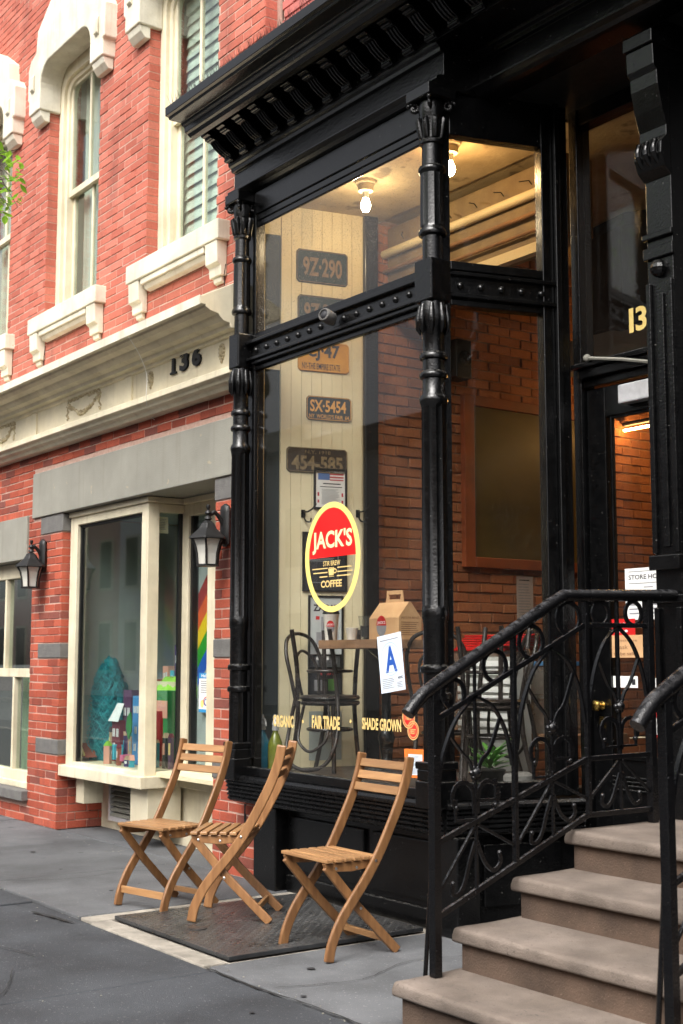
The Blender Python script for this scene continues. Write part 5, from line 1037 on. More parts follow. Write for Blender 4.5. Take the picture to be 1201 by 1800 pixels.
for k, (v, l0, l1, r0, r1) in enumerate([(-.20, -.72, -.15, .2, .7), (-.275, -.68, -.16, .2, .72), (-.35, -.45, -.16, .18, .66)]):
    tx.fquad(frG, cu + l0 * ru, cv + v * rv - .004, cu + l1 * ru, cv + v * rv + .003, .0009); tx.fquad(frG, cu + r0 * ru, cv + v * rv - .004, cu + r1 * ru, cv + v * rv + .003, .0009)
tx.fpoly(frG, [(cu - .10 * ru, cv - .335 * rv), (cu + .06 * ru, cv - .335 * rv), (cu + .09 * ru, cv - .21 * rv), (cu - .13 * ru, cv - .21 * rv)], .0009); tx.fring(frG, cu + .11 * ru, cv - .26 * rv, .07 * ru, .045 * rv, .03 * ru, .018 * rv, .001, 20); tx.fquad(frG, cu - .11 * ru, cv - .36 * rv, cu + .08 * ru, cv - .35 * rv, .0009); tx.fquad(frG, cu - .11 * ru, cv - .2 * rv, cu + .08 * ru, cv - .19 * rv, .0009)
tx.build('sign_lettering', 'goldpale', frontw, fixn=False)
for s, x0, yb, yt, x1 in (('ORGANIC', 481, 1277, 1256, 517), ('FAIR TRADE', 549, 1280, 1257, 598), ('SHADE GROWN', 637, 1282, 1261, 706)):
    u, v, w, h = gbox(x0, yb, yt, x1); MB().ftext(frG, s, u, v, w, h, .0009, .04).build('window_lettering', 'goldpale', frontw, fixn=False)
for px in (533, 617): u, v = gp(px, 1268); MB().fell(frG, u, v, .010, .012, .0009, 16).build('window_dot', 'goldpale', frontw, fixn=False)
u, v = gp(719, 1262); u2, v2 = gp(727, 1284); em = MB(); em2 = MB()
for k, (a, b, r_) in enumerate([(u, v, .055), (u2, v2, .050)]):
    em.fell(frG, a, b, r_, r_ * 1.05, .0006 + .0003 * k, 32)
    em2.fring(frG, a, b, r_, r_ * 1.05, .005, .005, .0014, 32); em2.fring(frG, a, b, r_ * .78, r_ * .82, .004, .004, .0014, 32)
em2.ftext(frG, '100%', u - .025, v - .012, .05, .03, .0016, .02); em2.ftext(frG, 'BEST', u2 - .022, v2 - .02, .045, .028, .0016, .02)
em.build('emblem_field', 'redplastic', frontw, fixn=False); em2.build('emblem_print', 'goldpale', frontw, fixn=False)
# inspection card and orange card on the glass
def tilted(px, py, ang): a = math.radians(ang); q = onY(px, py, Yg); return Fr((q[0], Yg - .003, q[2]), (math.cos(a), 0, -math.sin(a)), (math.sin(a), 0, math.cos(a)), (0, -1, 0))
# sizes from the picture
fa = tilted(664, 1120, -7.5); A = gp(664, 1120); Bq = gp(717, 1222); C_ = gp(702, 1120); Wd = C_[0] - A[0] + .02; Ht = A[1] - Bq[1]
notice('grade_card', 'white inspection card with a big blue letter A taped to the front pane', fa, 0, -Ht, Wd, 0, 'paperblue', [(M['blueink'], 't', 'A', .27, .34, .48, .45, .035), (flat('pale_blue', (.36, .48, .66)), 'o', .5, .57, .40, .29, .015), (flat('pale_blue2', (.36, .48, .66)), 'o', .5, .57, .33, .24, .01), (M['inkgrey'], 'l', .12, .89, .88, .93, 1, 1), (M['inkgrey'], 'l', .08, .06, .6, .25, 6), (M['ink'], 't', 'NYC', .74, .2, .2, .045, .05), (M['inkgrey'], 'l', .68, .05, .93, .16, 4)], cat='card')
ft = tilted(712, 1316, -1.5); A = gp(712, 1316); C_ = gp(748, 1316); Bq = gp(712, 1366)
notice('orange_card', 'orange bordered card low in the front pane by the corner column', ft, 0, Bq[1] - A[1], C_[0] - A[0], 0, 'orange', [(M['paperblue'], 'r', .2, .1, .88, .82), (M['inkgrey'], 'l', .25, .55, .83, .78, 5), (M['ink'], 't', 'NOTICE', .3, .40, .45, .1, .02), (M['inkgrey'], 'l', .25, .13, .83, .36, 6)], cat='card')
# security camera on the transom bar
q = onY(573, 560, 4.40); t = thing('security_camera', 'grey round security camera fixed on the riveted transom bar', 'camera', (q[0], 4.45, q[2]))
c = MB().lathe([(.015, 0), (.034, .004), (.042, .015), (.042, .08), (.038, .092), (.031, .095), (.029, .08), (.004, .076)], (0, 0, 0), 24).build('housing', 'slate', t, local=True, smooth=40); c.rotation_euler = (math.radians(80), 0, math.radians(18))
c2 = MB().lathe([(.028, .081), (.023, .09), (.01, .095), (.002, .096)], (0, 0, 0), 20).build('lens', 'ink', t, local=True, smooth=60); c2.rotation_euler = (math.radians(80), 0, math.radians(18))
MB().lathe([(.035, 0), (.035, .02), (.015, .03)], (0, .0, 0), 16).build('mount', 'lintel', t, local=True).rotation_euler = (math.radians(90), 0, 0)
# number and papers on the shop door
frD = Fr((0, YD + .018, 0), (1, 0, 0), (0, 0, 1), (0, -1, 0))
def dp(px, py): q = onY(px, py, YD + .02); return q[0], q[2]
u, v = dp(1107, 586); u1, v1 = dp(1107, 543); ue, _ = dp(1153, 560)
for k, ch in enumerate('138'): MB().ftext(frD, ch, u + (ue - u) * (0, .25, .74)[k], v, (ue - u) * (.17, .42, .42)[k], v1 - v, 0, .03).build('transom_numeral', 'gold', S, fixn=False)
def dnotice(name, label, x0, yb, yt, x1, m, marks, dd=0.0, cat='notice'):
    a = dp(x0, yb); b = dp(x0, yt); c = dp(x1, yb); return notice(name, label, Fr((0, YD + .019 - dd, 0), (1, 0, 0), (0, 0, 1), (0, -1, 0)), a[0], a[1], c[0], b[1], m, marks, cat=cat, th=.001)
dnotice('hours_sheet', 'white sheet reading STORE HOURS on the door glass', 1101, 1090, 1000, 1185, 'paper', [(M['ink'], 't', 'STORE HOURS', .08, .78, .84, .09, .015), (M['ink'], 'r', .08, .93, .92, .938), (M['ink'], 'r', .08, .70, .92, .708), (M['inkgrey'], 'l', .4, .6, .6, .65, 1), (M['inkgrey'], 'l', .08, .08, .3, .5, 5), (M['inkgrey'], 'l', .4, .08, .9, .5, 5)])
dnotice('red_sticker', 'red rounded sticker under the store hours on the door glass', 1067, 1118, 1089, 1118, 'redplastic', [(M['paper'], 't', 'We deliver', .16, .6, .7, .18, .01), (M['paper'], 't', 'online', .2, .2, .55, .22, .03)], .002)
dnotice('kraft_note', 'handwritten note on brown paper taped to the door glass', 1068, 1156, 1117, 1132, 'card', [(M['cardtext'], 't', 'please use', .3, .68, .55, .14, .005), (M['cardtext'], 't', 'a mask', .1, .38, .5, .18, .005), (M['cardtext'], 't', 'to be safe', .2, .1, .6, .16, .005)], .004)
dnotice('white_strip', 'narrow white strip with two black squares on the door glass', 1067, 1208, 1188, 1122, 'paper', [(M['ink'], 'r', .06, .2, .16, .8), (M['ink'], 'r', .82, .25, .93, .75)])
dnotice('red_white_card', 'red and white card at the door glass edge beside the pilaster', 1147, 1296, 1192, 1190, 'paper', [(M['redplastic'], 'r', 0, 0, 1, .05), (M['redplastic'], 't', 'OUR', .0, .3, .5, .14, .03), (M['ink'], 't', 'ck', .0, .68, .3, .12, .0)])
tag(MB().tube(smoothpath([dp(1066, 1240)[0:1] + (YD + .2, 1.0), (-4.9, 5.7, 1.02), (-4.7, 5.7, 1.1)]), .004, 5).build('cord', 'linen'), 'thin cord hanging behind the door glass', 'cord')

# ================================================================== furniture inside
def bent_chair(label, loc, rz, inverted=False):
    z = .455; t = thing('bentwood_chair', label, 'chair', loc, group='dark bentwood chairs stacked in the window', rot=(math.pi, 0, rz) if inverted else (0, 0, rz))
    L = dict(local=True, smooth=60)
    MB().lathe([(.165, z - .03), (.19, z - .028), (.20, z - .012), (.19, z), (.17, z + .002), (.155, z - .008), (.01, z - .010)], (0, 0, 0), 32).build('seat', 'bent', t, **L)
    for a in (.75, 2.39): MB().tube(smoothpath([(.165 * math.cos(a), .165 * math.sin(a), z - .02), (.175 * math.cos(a), .175 * math.sin(a), .25), (.20 * math.cos(a), .20 * math.sin(a), 0)]), .015, 8).build('leg', 'bent', t, **L)
    for e in (-1, 1):
        MB().tube(smoothpath([(e * .15, -.22, 0), (e * .15, -.16, .25), (e * .16, -.14, z)]), .015, 8).build('leg', 'bent', t, **L)
    back = [(-.165, -.15, z - .02), (-.19, -.18, .62), (-.185, -.22, .76), (-.13, -.25, .86), (0, -.265, .895), (.13, -.25, .86), (.185, -.22, .76), (.19, -.18, .62), (.165, -.15, z - .02)]
    MB().tube(smoothpath(back), .013, 8).build('back_hoop', 'bent', t, **L)
    inner = [(-.09, -.15, z), (-.115, -.175, .62), (-.10, -.205, .72), (0, -.225, .78), (.10, -.205, .72), (.115, -.175, .62), (.09, -.15, z)]
    MB().tube(smoothpath(inner), .010, 8).build('inner_hoop', 'bent', t, **L)
    MB().tube([(.145 * math.cos(k * math.pi / 12), .145 * math.sin(k * math.pi / 12), .27) for k in range(24)], .010, 8, closed=True).build('ring_stretcher', 'bent', t, **L)
    return t
bent_chair('upright bentwood chair by the cream wall carrying an inverted one', (-7.10, 4.97, .71), math.radians(-70))
bent_chair('inverted bentwood chair by the cream wall, legs pointing up beside the table', (-7.10, 4.97, .71 + .457 * 2 + .003), math.radians(200), True)
bent_chair('upright bentwood chair behind the side pane carrying an inverted one', (-5.86, 5.27, .71), math.radians(150))
bent_chair('inverted bentwood chair behind the side pane, legs pointing up', (-5.86, 5.27, .71 + .457 * 2 + .003), math.radians(20), True)
bent_chair('bentwood chair partly hidden behind the inspection card', (-6.35, 5.33, .71), math.radians(35))
ZT = 1.555
t = thing('cafe_table', 'square rustic wood cafe table on a black iron pedestal', 'table', (-6.66, 5.10, .71))
for k in range(4): MB().box(-6.965 + k * .1535, 4.785, ZT - .055, -6.965 + (k + 1) * .1535 - .002, 5.42, ZT).build('plank', 'oldwood', t, bev=.004)
MB().lathe([(.21, .71), (.20, .73), (.06, .76), (.035, .80), (.045, .90), (.055, .94), (.045, .98), (.03, 1.02), (.03, 1.30), (.045, 1.34), (.05, 1.38), (.035, 1.42), (.10, ZT - .08), (.12, ZT - .056)], (-6.66, 5.10, 0), 20).build('pedestal', 'iron', t, smooth=50)
# cups, carrier
def cup(px, Y, r, h, label, lid=True, print_=True, X=None):
    q = onY(px, 1124, Y); t = thing('paper_cup', label, 'cup', (q[0], Y, ZT + .001), group='cups on the cafe table')
    MB().lathe([(r * .72, 0), (r * .74, .003), (r, h - .006), (r * 1.04, h - .003), (r * 1.02, h)], (0, 0, 0), 24).build('cup', flat('cup_white', (.86, .82, .74)), t, local=True, smooth=50)
    if lid: MB().lathe([(r * 1.08, h), (r * 1.08, h + .008), (r * .98, h + .012), (r * .95, h + .022), (r * .2, h + .022)], (0, 0, 0), 24).build('lid', 'blackflat', t, local=True, smooth=40)
    if print_:
        a = math.radians(-40); m1, m2 = MB(), MB()
        for i in range(10):
            pass
        def pt(s, z): rr = r * (.74 + .26 * z / h) + .002; th = a + s / rr; return (rr * math.cos(th), rr * math.sin(th), z)
        for i in range(12):
            s0, s1 = -.028 + .056 * i / 12, -.028 + .056 * (i + 1) / 12; hs = [.040 * math.sqrt(max(0, 1 - (q / .0281) ** 2)) for q in (s0, s1)]; zc = h * .5
            m1.add([pt(s0, zc + .002), pt(s1, zc + .002), pt(s1, zc + .002 + hs[1]), pt(s0, zc + .002 + hs[0])], [(0, 1, 2, 3)]); m2.add([pt(s0, zc - hs[0]), pt(s1, zc - hs[1]), pt(s1, zc), pt(s0, zc)], [(0, 1, 2, 3)])
        m1.build('emblem_top', 'redplastic', t, local=True, fixn=False); m2.build('emblem_base', 'inkgrey', t, local=True, fixn=False)
        g, ff = glyphs("JACK'S", .02); MB().add([tuple(np.array(pt(-.022 + .044 * x, h * .535 + .016 * y)) * 1.0 + np.array([.0012 * math.cos(a), .0012 * math.sin(a), 0])) for x, y in g], ff).build('emblem_name', 'paper', t, local=True, fixn=False)
cup(582, 4.90, .052, .170, 'tall paper coffee cup with black lid at the left of the table')
cup(619, 4.92, .040, .078, 'small plain white cup next to the tall paper cup', False, False)
q = onY(643, 1124, 4.98); t = thing('plastic_cup', 'clear plastic cup standing beside the cardboard carrier', 'cup', (q[0], 4.98, ZT + .001)); MB().lathe([(.032, 0), (.045, .14), (.048, .142), (.048, .15), (.045, .152)], (0, 0, 0), 20).build('cup', 'plastic', t, local=True, smooth=50)
MB().lathe([(.03, .02), (.036, .09)], (0, 0, 0), 16).build('sleeve', 'ink', t, local=True)
# cardboard carrier box with handle
qa = onY(665, 1118, 4.93); bxw, bd, bh = .27, .20, .135
t = thing('cardboard_carrier', 'kraft cardboard coffee carrier with a punched handle on the table', 'box', (qa[0] - .02, 5.08, ZT + .001), rz=math.radians(6))
MB().box(-bxw / 2, -bd / 2, 0, bxw / 2, bd / 2, bh).build('body', 'card', t, local=True, bev=.003)
hh = MB(); hh.prism([(-bd / 2, bh), (bd / 2, bh), (.008, bh + .10), (-.008, bh + .10)], 'X', -bxw / 2 + .002, bxw / 2 - .002); hh.build('gable', 'card', t, local=True)
hd = MB(); fH = Fr((0, 0, bh + .09), (1, 0, 0), (0, 0, 1), (0, -1, 0)); hd.fprism(fH, [(-bxw * .3, 0), (bxw * .3, 0), (bxw * .26, .075), (.06, .075), (.05, .03), (-.05, .03), (-.06, .075), (-bxw * .26, .075)], -.004, .004); hd.fbox(fH, -bxw * .26, .06, -.0035, bxw * .26, .085, .0035); hd.build('handle', 'card', t, local=True)
fE = Fr((0, -bd / 2 - .001, 0), (1, 0, 0), (0, 0, 1), (0, -1, 0)); e = MB().fell(fE, -.02, .085, .045, .065, 0); e.build('emblem', 'inkgrey', t, local=True, fixn=False)
MB().fpoly(fE, [(-.02 + .045 * math.cos(math.pi * i / 16), .088 + .062 * math.sin(math.pi * i / 16)) for i in range(17)], .0006).build('emblem_top', 'redplastic', t, local=True, fixn=False); MB().ftext(fE, "JACK'S", -.056, .092, .072, .024, .0012, .02).build('emblem_name', 'paper', t, local=True, fixn=False)
fS = Fr((bxw / 2 + .001, 0, 0), (0, 1, 0), (0, 0, 1), (1, 0, 0)); e = MB(); e.ftext(fS, "JACK'S STIR BREWED", -.08, .125, .16, .018, 0, .02)
for k in range(7): e.fquad(fS, -.08, .105 - k * .013, .08 - rnd.uniform(0, .03), .109 - k * .013, 0)
e.build('print', 'cardtext', t, local=True, fixn=False)
# siphon bottles
def siphon(px, Y, colr, label):
    q = onY(px, 1345, Y); t = thing('siphon_bottle', label, 'bottle', (q[0], Y, .711), group='soda siphons on the window floor')
    MB().lathe([(.046, 0), (.050, .006), (.050, .15), (.046, .18), (.028, .225), (.018, .245), (.017, .26)], (0, 0, 0), 24).build('bottle', colr, t, local=True, smooth=60)
    MB().lathe([(.022, .258), (.024, .265), (.020, .29), (.024, .295), (.018, .32), (.012, .335), (.010, .355), (.003, .36)], (0, 0, 0), 16).build('head', 'alu', t, local=True, smooth=50)
    MB().tube(smoothpath([(0, 0, .315), (.035, -.01, .33), (.062, -.015, .31), (.068, -.016, .285)]), .008, 8).build('spout', 'alu', t, local=True, smooth=60); MB().tube([(0, 0, .335), (-.03, .01, .355), (-.05, .015, .335)], .006, 6).build('lever', 'alu', t, local=True)
siphon(461, 4.685, mat('blue_bottle', (.02, .25, .38), (.015, .18, .30), .12, 5), 'blue glass soda siphon at the left corner of the front pane')
siphon(484, 4.71, mat('green_bottle', (.16, .18, .015), (.10, .12, .010), .12, 5), 'yellow green soda siphon beside the blue one')
# bench, tubs, lids
t = thing('wood_bench', 'rough wood bench holding the plastic tubs inside', 'bench', (-6.6, 6.2, .15))
for k in range(3): MB().box(-7.3, 5.92 + k * .19, .90, -5.9, 6.10 + k * .19, .96).build('plank', 'oldwood', t, bev=.004)
for x, y in ((-7.2, 5.98), (-6.0, 5.98), (-7.2, 6.4), (-6.0, 6.4)): MB().box(x - .035, y - .035, .15, x + .035, y + .035, .899).build('leg', 'oldwood', t, bev=.004)
def tub(x, y, z, w, d, h, label, lidm=None):
    t = thing('plastic_tub', label, 'tub', (x, y, z), group='plastic tubs on the bench')
    V = []; 
    for (s, zz) in ((.9, 0), (1, h)):
        V += [(-w / 2 * s, -d / 2 * s, zz), (w / 2 * s, -d / 2 * s, zz), (w / 2 * s, d / 2 * s, zz), (-w / 2 * s, d / 2 * s, zz)]
    MB().add(V, [(0, 3, 2, 1), (0, 1, 5, 4), (1, 2, 6, 5), (2, 3, 7, 6), (3, 0, 4, 7)]).build('body', 'tub', t, local=True, fixn=True)
    MB().box(-w / 2 - .012, -d / 2 - .012, h - .02, w / 2 + .012, d / 2 + .012, h + .008).build('lid', lidm or 'tub', t, local=True, bev=.004)
tub(-6.25, 6.15, .961, .46, .36, .24, 'milky plastic tub with a blue edged lid on the bench', 'tub'); tub(-6.25, 6.15, 1.212, .44, .34, .20, 'second milky tub on top of the bench tub', flat('blue_lid', (.05, .16, .32)))
tub(-6.80, 6.15, .961, .50, .40, .32, 'left milky tub on the bench behind the chairs'); tub(-6.80, 6.15, 1.292, .5, .40, .22, 'tub with a bright red lid at the back of the bench', 'redplastic')
for k in range(5): tag(MB().box(-7.0 + .02 * k, 5.98, 1.523 + k * .016, -6.35 + .02 * k, 6.34, 1.535 + k * .016).build('serving_tray', 'redplastic', bev=.004), ['lowest', 'second', 'middle', 'fourth', 'topmost'][k] + ' red plastic tray in the loose pile on the tubs', 'tray', 'pile of red trays')
t = thing('carton_rack', 'pale ribbed crate behind the inverted chair legs', 'crate', (-6.35, 5.80, .15)); MB().box(-6.62, 5.66, .15, -6.12, 5.84, .16).build('base', 'paper', t)
for k in range(9): MB().box(-6.62, 5.66, .95 + k * .055, -6.12, 5.68, .985 + k * .055).build('rib', 'paper', t)
MB().box(-6.62, 5.681, .16, -6.12, 5.84, 1.45).build('body', flat('crate_grey', (.4, .4, .38)), t)
# plant in the window, dark round base, red ball
q = onY(845, 1345, 4.92); q = np.array([-5.50, 4.93, .711]); t = thing('window_plant', 'small leafy succulent in a dark pot behind the side pane', 'plant', tuple(q))
MB().lathe([(.06, 0), (.075, .02), (.085, .11), (.09, .115), (.08, .12), (.01, .115)], (0, 0, 0), 20).build('pot', 'blackflat', t, local=True, smooth=50)
r2 = random.Random(9)
for k in range(34):
    a = r2.uniform(0, 6.28); L = r2.uniform(.05, .17); zb = .12 + r2.uniform(0, .09); d = np.array([math.cos(a), math.sin(a), r2.uniform(.1, 1.1)]); d /= np.linalg.norm(d); b = np.array([.02 * math.cos(a), .02 * math.sin(a), zb]); s = np.cross(d, [0, 0, 1]); s /= np.linalg.norm(s); w = r2.uniform(.014, .026); e = b + d * L; nn = np.cross(s, d) * .004
    m1 = b + d * L * .6 + np.array([0, 0, .008]); MB().add([b - s * .004, b + s * .004, m1 + s * w, m1 - s * w, e, b + d * .02 - nn, m1 - nn * 1.5], [(0, 1, 2, 3), (3, 2, 4), (1, 0, 5), (0, 3, 6, 5), (5, 6, 2, 1), (3, 4, 6), (2, 6, 4)]).build('leaf', 'plantleaf', t, local=True)
q = onY(912, 1375, 5.05); t = thing('ring_base', 'dark stacked round base on the window ledge behind the railing', 'base', (-5.44, 5.06, .711)); m = MB()
MB().lathe([(.10, 0), (.115, .01), (.115, .035), (.09, .045), (.085, .05), (.105, .06), (.105, .085), (.08, .1), (.02, .1)], (0, 0, 0), 28).build('rings', 'slate', t, local=True, smooth=50)
tag(MB().ball((-5.62, 4.72, .772), .06, 20, 12).build('red_gourd', flat('gourd_red', (.20, .03, .025), .3), smooth=80), 'small dark red gourd beside the corner column inside', 'gourd')

# ================================================================== tread plate on the pavement
t = thing('tread_plate', 'dark steel tread plate lying on the pavement under the chairs', 'floor plate', (-6.2, 4.0, 0))
x0, y0, x1, y1 = -6.80, 3.305, -5.56, 4.50
MB().box(x0, y0, .0005, x1, y1, .022).build('plate', 'plate', t, bev=.003)
m = MB(); p_ = .030; nx, ny = int((x1 - x0 - .02) / p_), int((y1 - y0 - .02) / p_)
for i in range(nx):
    for j in range(ny):
        cx, cy = x0 + .025 + i * p_, y0 + .025 + j * p_; a = math.pi / 4 if (i + j) % 2 else -math.pi / 4; L, w = .013, .0042
        ca, sa = math.cos(a), math.sin(a); P = [(L, 0), (0, w), (-L, 0), (0, -w)]
        m.add([(cx + ca * u - sa * v, cy + sa * u + ca * v, .0215) for u, v in P] + [(cx, cy, .0245)], [(0, 1, 4), (1, 2, 4), (2, 3, 4), (3, 0, 4)])
o = m.build('tread_lugs', 'plate', t); o['kind'] = 'stuff'
q = onZ(342, 1633, .022)
MB().lathe([(.05, .0225), (.05, .026), (.03, .030), (.004, .030)], (q[0] + .0, q[1] + .02, 0), 20).build('ring_pull', 'plate', t, smooth=40)

# ================================================================== folding chairs
def strip(path, w):                                # planar plank outline (y,z) of width w round a path
    P = [np.array(p) for p in path]; L, R = [], []
    for i in range(len(P)):
        d = P[min(i + 1, len(P) - 1)] - P[max(i - 1, 0)]; d = d / np.linalg.norm(d); nrm = np.array([-d[1], d[0]]); L.append(P[i] + nrm * w / 2); R.append(P[i] - nrm * w / 2)
    return L, R
def plank(mb, path, w, xa, xb):
    L, R = strip(path, w); n = len(L)
    V = [(xa, *p) for p in L] + [(xa, *p) for p in R] + [(xb, *p) for p in L] + [(xb, *p) for p in R]
    F = []
    for i in range(n - 1): F += [(i, i + 1, n + i + 1, n + i), (2 * n + i + 1, 2 * n + i, 3 * n + i, 3 * n + i + 1), (i + 1, i, 2 * n + i, 2 * n + i + 1), (n + i, n + i + 1, 3 * n + i + 1, 3 * n + i)]
    F += [(0, n, 3 * n, 2 * n), (n - 1, 3 * n - 1, 4 * n - 1, 2 * n - 1)]
    return mb.add(V, F)
ch = thing('folding_chair', 'slatted wooden folding chair facing the street at the right, nearest the stoop', 'chair', (-5.455, 3.80, .0), group='wooden folding chairs on the pavement')
up = smoothpath([(-.125, 0.003), (-.108, .08), (-.058, .18), (.01, .27), (.092, .37), (.165, .475), (.235, .60), (.30, .73), (.345, .85), (.365, .945)], 4)
hw = .195; tk = .022
for e in (-1, 1):
    xa = e * (hw + tk) if e > 0 else -hw - tk; xs_ = sorted((e * hw, e * (hw + tk)))
    m = MB(); plank(m, up, .052, xs_[0], xs_[1]); o = m.build('upright', 'teak', ch, local=True, bev=.007)
    xl = sorted((e * (hw - .004), e * (hw - .004 - tk)))
    m = MB(); plank(m, [(-.125, .445), (.062, .235), (.30, .003)], .046, xl[0], xl[1]); m.build('leg', 'teak', ch, local=True, bev=.005)
    xr = sorted((e * (hw - .028), e * (hw - .05)))
    m = MB(); m.prism([(-.14, .458), (-.13, .435), (-.10, .418), (.02, .410), (.12, .420), (.18, .445), (.185, .460)], 'X', xr[0] + e * .022, xr[1] + e * .024); m.build('seat_rail', 'teak', ch, local=True, bev=.003)
    m = MB()
    for y, z in ((-.09, .436), (.03, .432), (.145, .455), (.055, .237)): m.lathe([(.007, -.003), (.007, .002), (.002, .004)], (0, 0, 0), 10); V0 = len(m.v) - 30; m.v[V0:] = [(e * (hw + tk + (.001 if z > .24 or True else 0)) + e * p[2], y + p[0], z + p[1]) for p in m.v[V0:]]
    m.build('screws', 'steel', ch, local=True)
for k in range(6):
    y = -.138 + k * .0540; MB().box(-hw - .012 if k < 5 else -hw + .001, y, .4605, hw + .012 if k < 5 else hw - .001, y + .0405, .478).build('seat_slat', 'teakx', ch, local=True, bev=.004)
for z, yc in ((.895, .357), (.835, .341), (.775, .318)):
    m = MB(); plank(m, [(yc - .010, z - .020), (yc + .004, z + .020)], .016, -hw + .001, hw - .001); m.build('back_slat', 'teakx', ch, local=True, bev=.003)
MB().box(-hw + .03, .215, .055, hw - .03, .235, .085).build('stretcher', 'teakx', ch, local=True, bev=.003)
def place(root, loc, rz, label):
    c = copy_tree(root); c.location = loc; c.rotation_euler = (0, 0, rz); c['label'] = label; return c
ch.rotation_euler = (0, 0, math.radians(-1)); 
ch1 = place(ch, (-6.985, 3.665, .002), math.radians(12), 'slatted wooden folding chair facing the street at the left, in front of the bay')
MB().box(-hw + .001, -.112, .075, hw - .001, -.095, .115).build('stretcher', 'teakx', ch1, local=True, bev=.003)
place(ch, (-6.455, 3.79, .024), math.radians(-42), 'middle wooden folding chair turned sideways on the tread plate')

# ================================================================== stoop
st = thing('stone_stoop', 'brownstone stoop of worn steps at the right of the shop', 'stoop', (-3.4, 4.2, 0))
SX0, SX1 = -4.21, -2.55
fy = [3.245, 3.555, 3.885, 4.205]; zt = [.18, .35, .52, .69]
for k in range(4):
    yb = fy[k + 1] + .06 if k < 3 else 5.29; z0 = zt[k - 1] if k else 0
    prof = [(yb, -.062), (fy[k] + .012, -.062), (fy[k] + .003, -.058), (fy[k], -.050), (fy[k], -.034), (fy[k], -.020), (fy[k] + .002, -.010), (fy[k] + .008, -.003), (fy[k] + .018, 0), (fy[k] + .06, 0), (fy[k] + .12, -.001), (fy[k] + .2, -.002), (fy[k] + .28, 0), (yb, 0)]
    nx = 90; V = []; npf = len(prof)
    for i in range(nx + 1):
        x = SX0 + (SX1 - SX0) * i / nx; e = min(i, nx - i)
        for j, (yy, zz) in enumerate(prof):
            nv = MN.noise(Vector((x * 7, yy * 9, k * 5.3 + zz * 20))); n2 = MN.noise(Vector((x * 26, yy * 20, k * 3.1))); wear = .006 * math.exp(-((i / nx - .42) / .25) ** 2) if 6 <= j <= 11 else 0
            ed = .008 if e == 0 and 5 <= j <= 9 else 0
            V.append((x + (ed if i == 0 else -ed if i == nx else 0), yy + (.003 * nv + .0022 * n2 if 1 <= j <= 9 else 0), zt[k] + zz + (.0022 * nv + .0012 * n2 if 5 <= j <= 12 else 0) - wear - (.004 if e == 0 and 5 <= j <= 12 else 0)))
    m = MB().add(V, [(i * npf + j, i * npf + (j + 1) % npf, (i + 1) * npf + (j + 1) % npf, (i + 1) * npf + j) for i in range(nx) for j in range(npf)] + [tuple(range(npf))[::-1], tuple(range(nx * npf, (nx + 1) * npf))])
    o = m.build('step', 'brown', st, smooth=50)
    MB().box(SX0 + .025, fy[k] + .03, max(0.0, z0 - .02) if k else 0.0, SX1 - .02, yb - .005, zt[k] - .0625).build('riser', 'brown_riser', o, bev=.006)

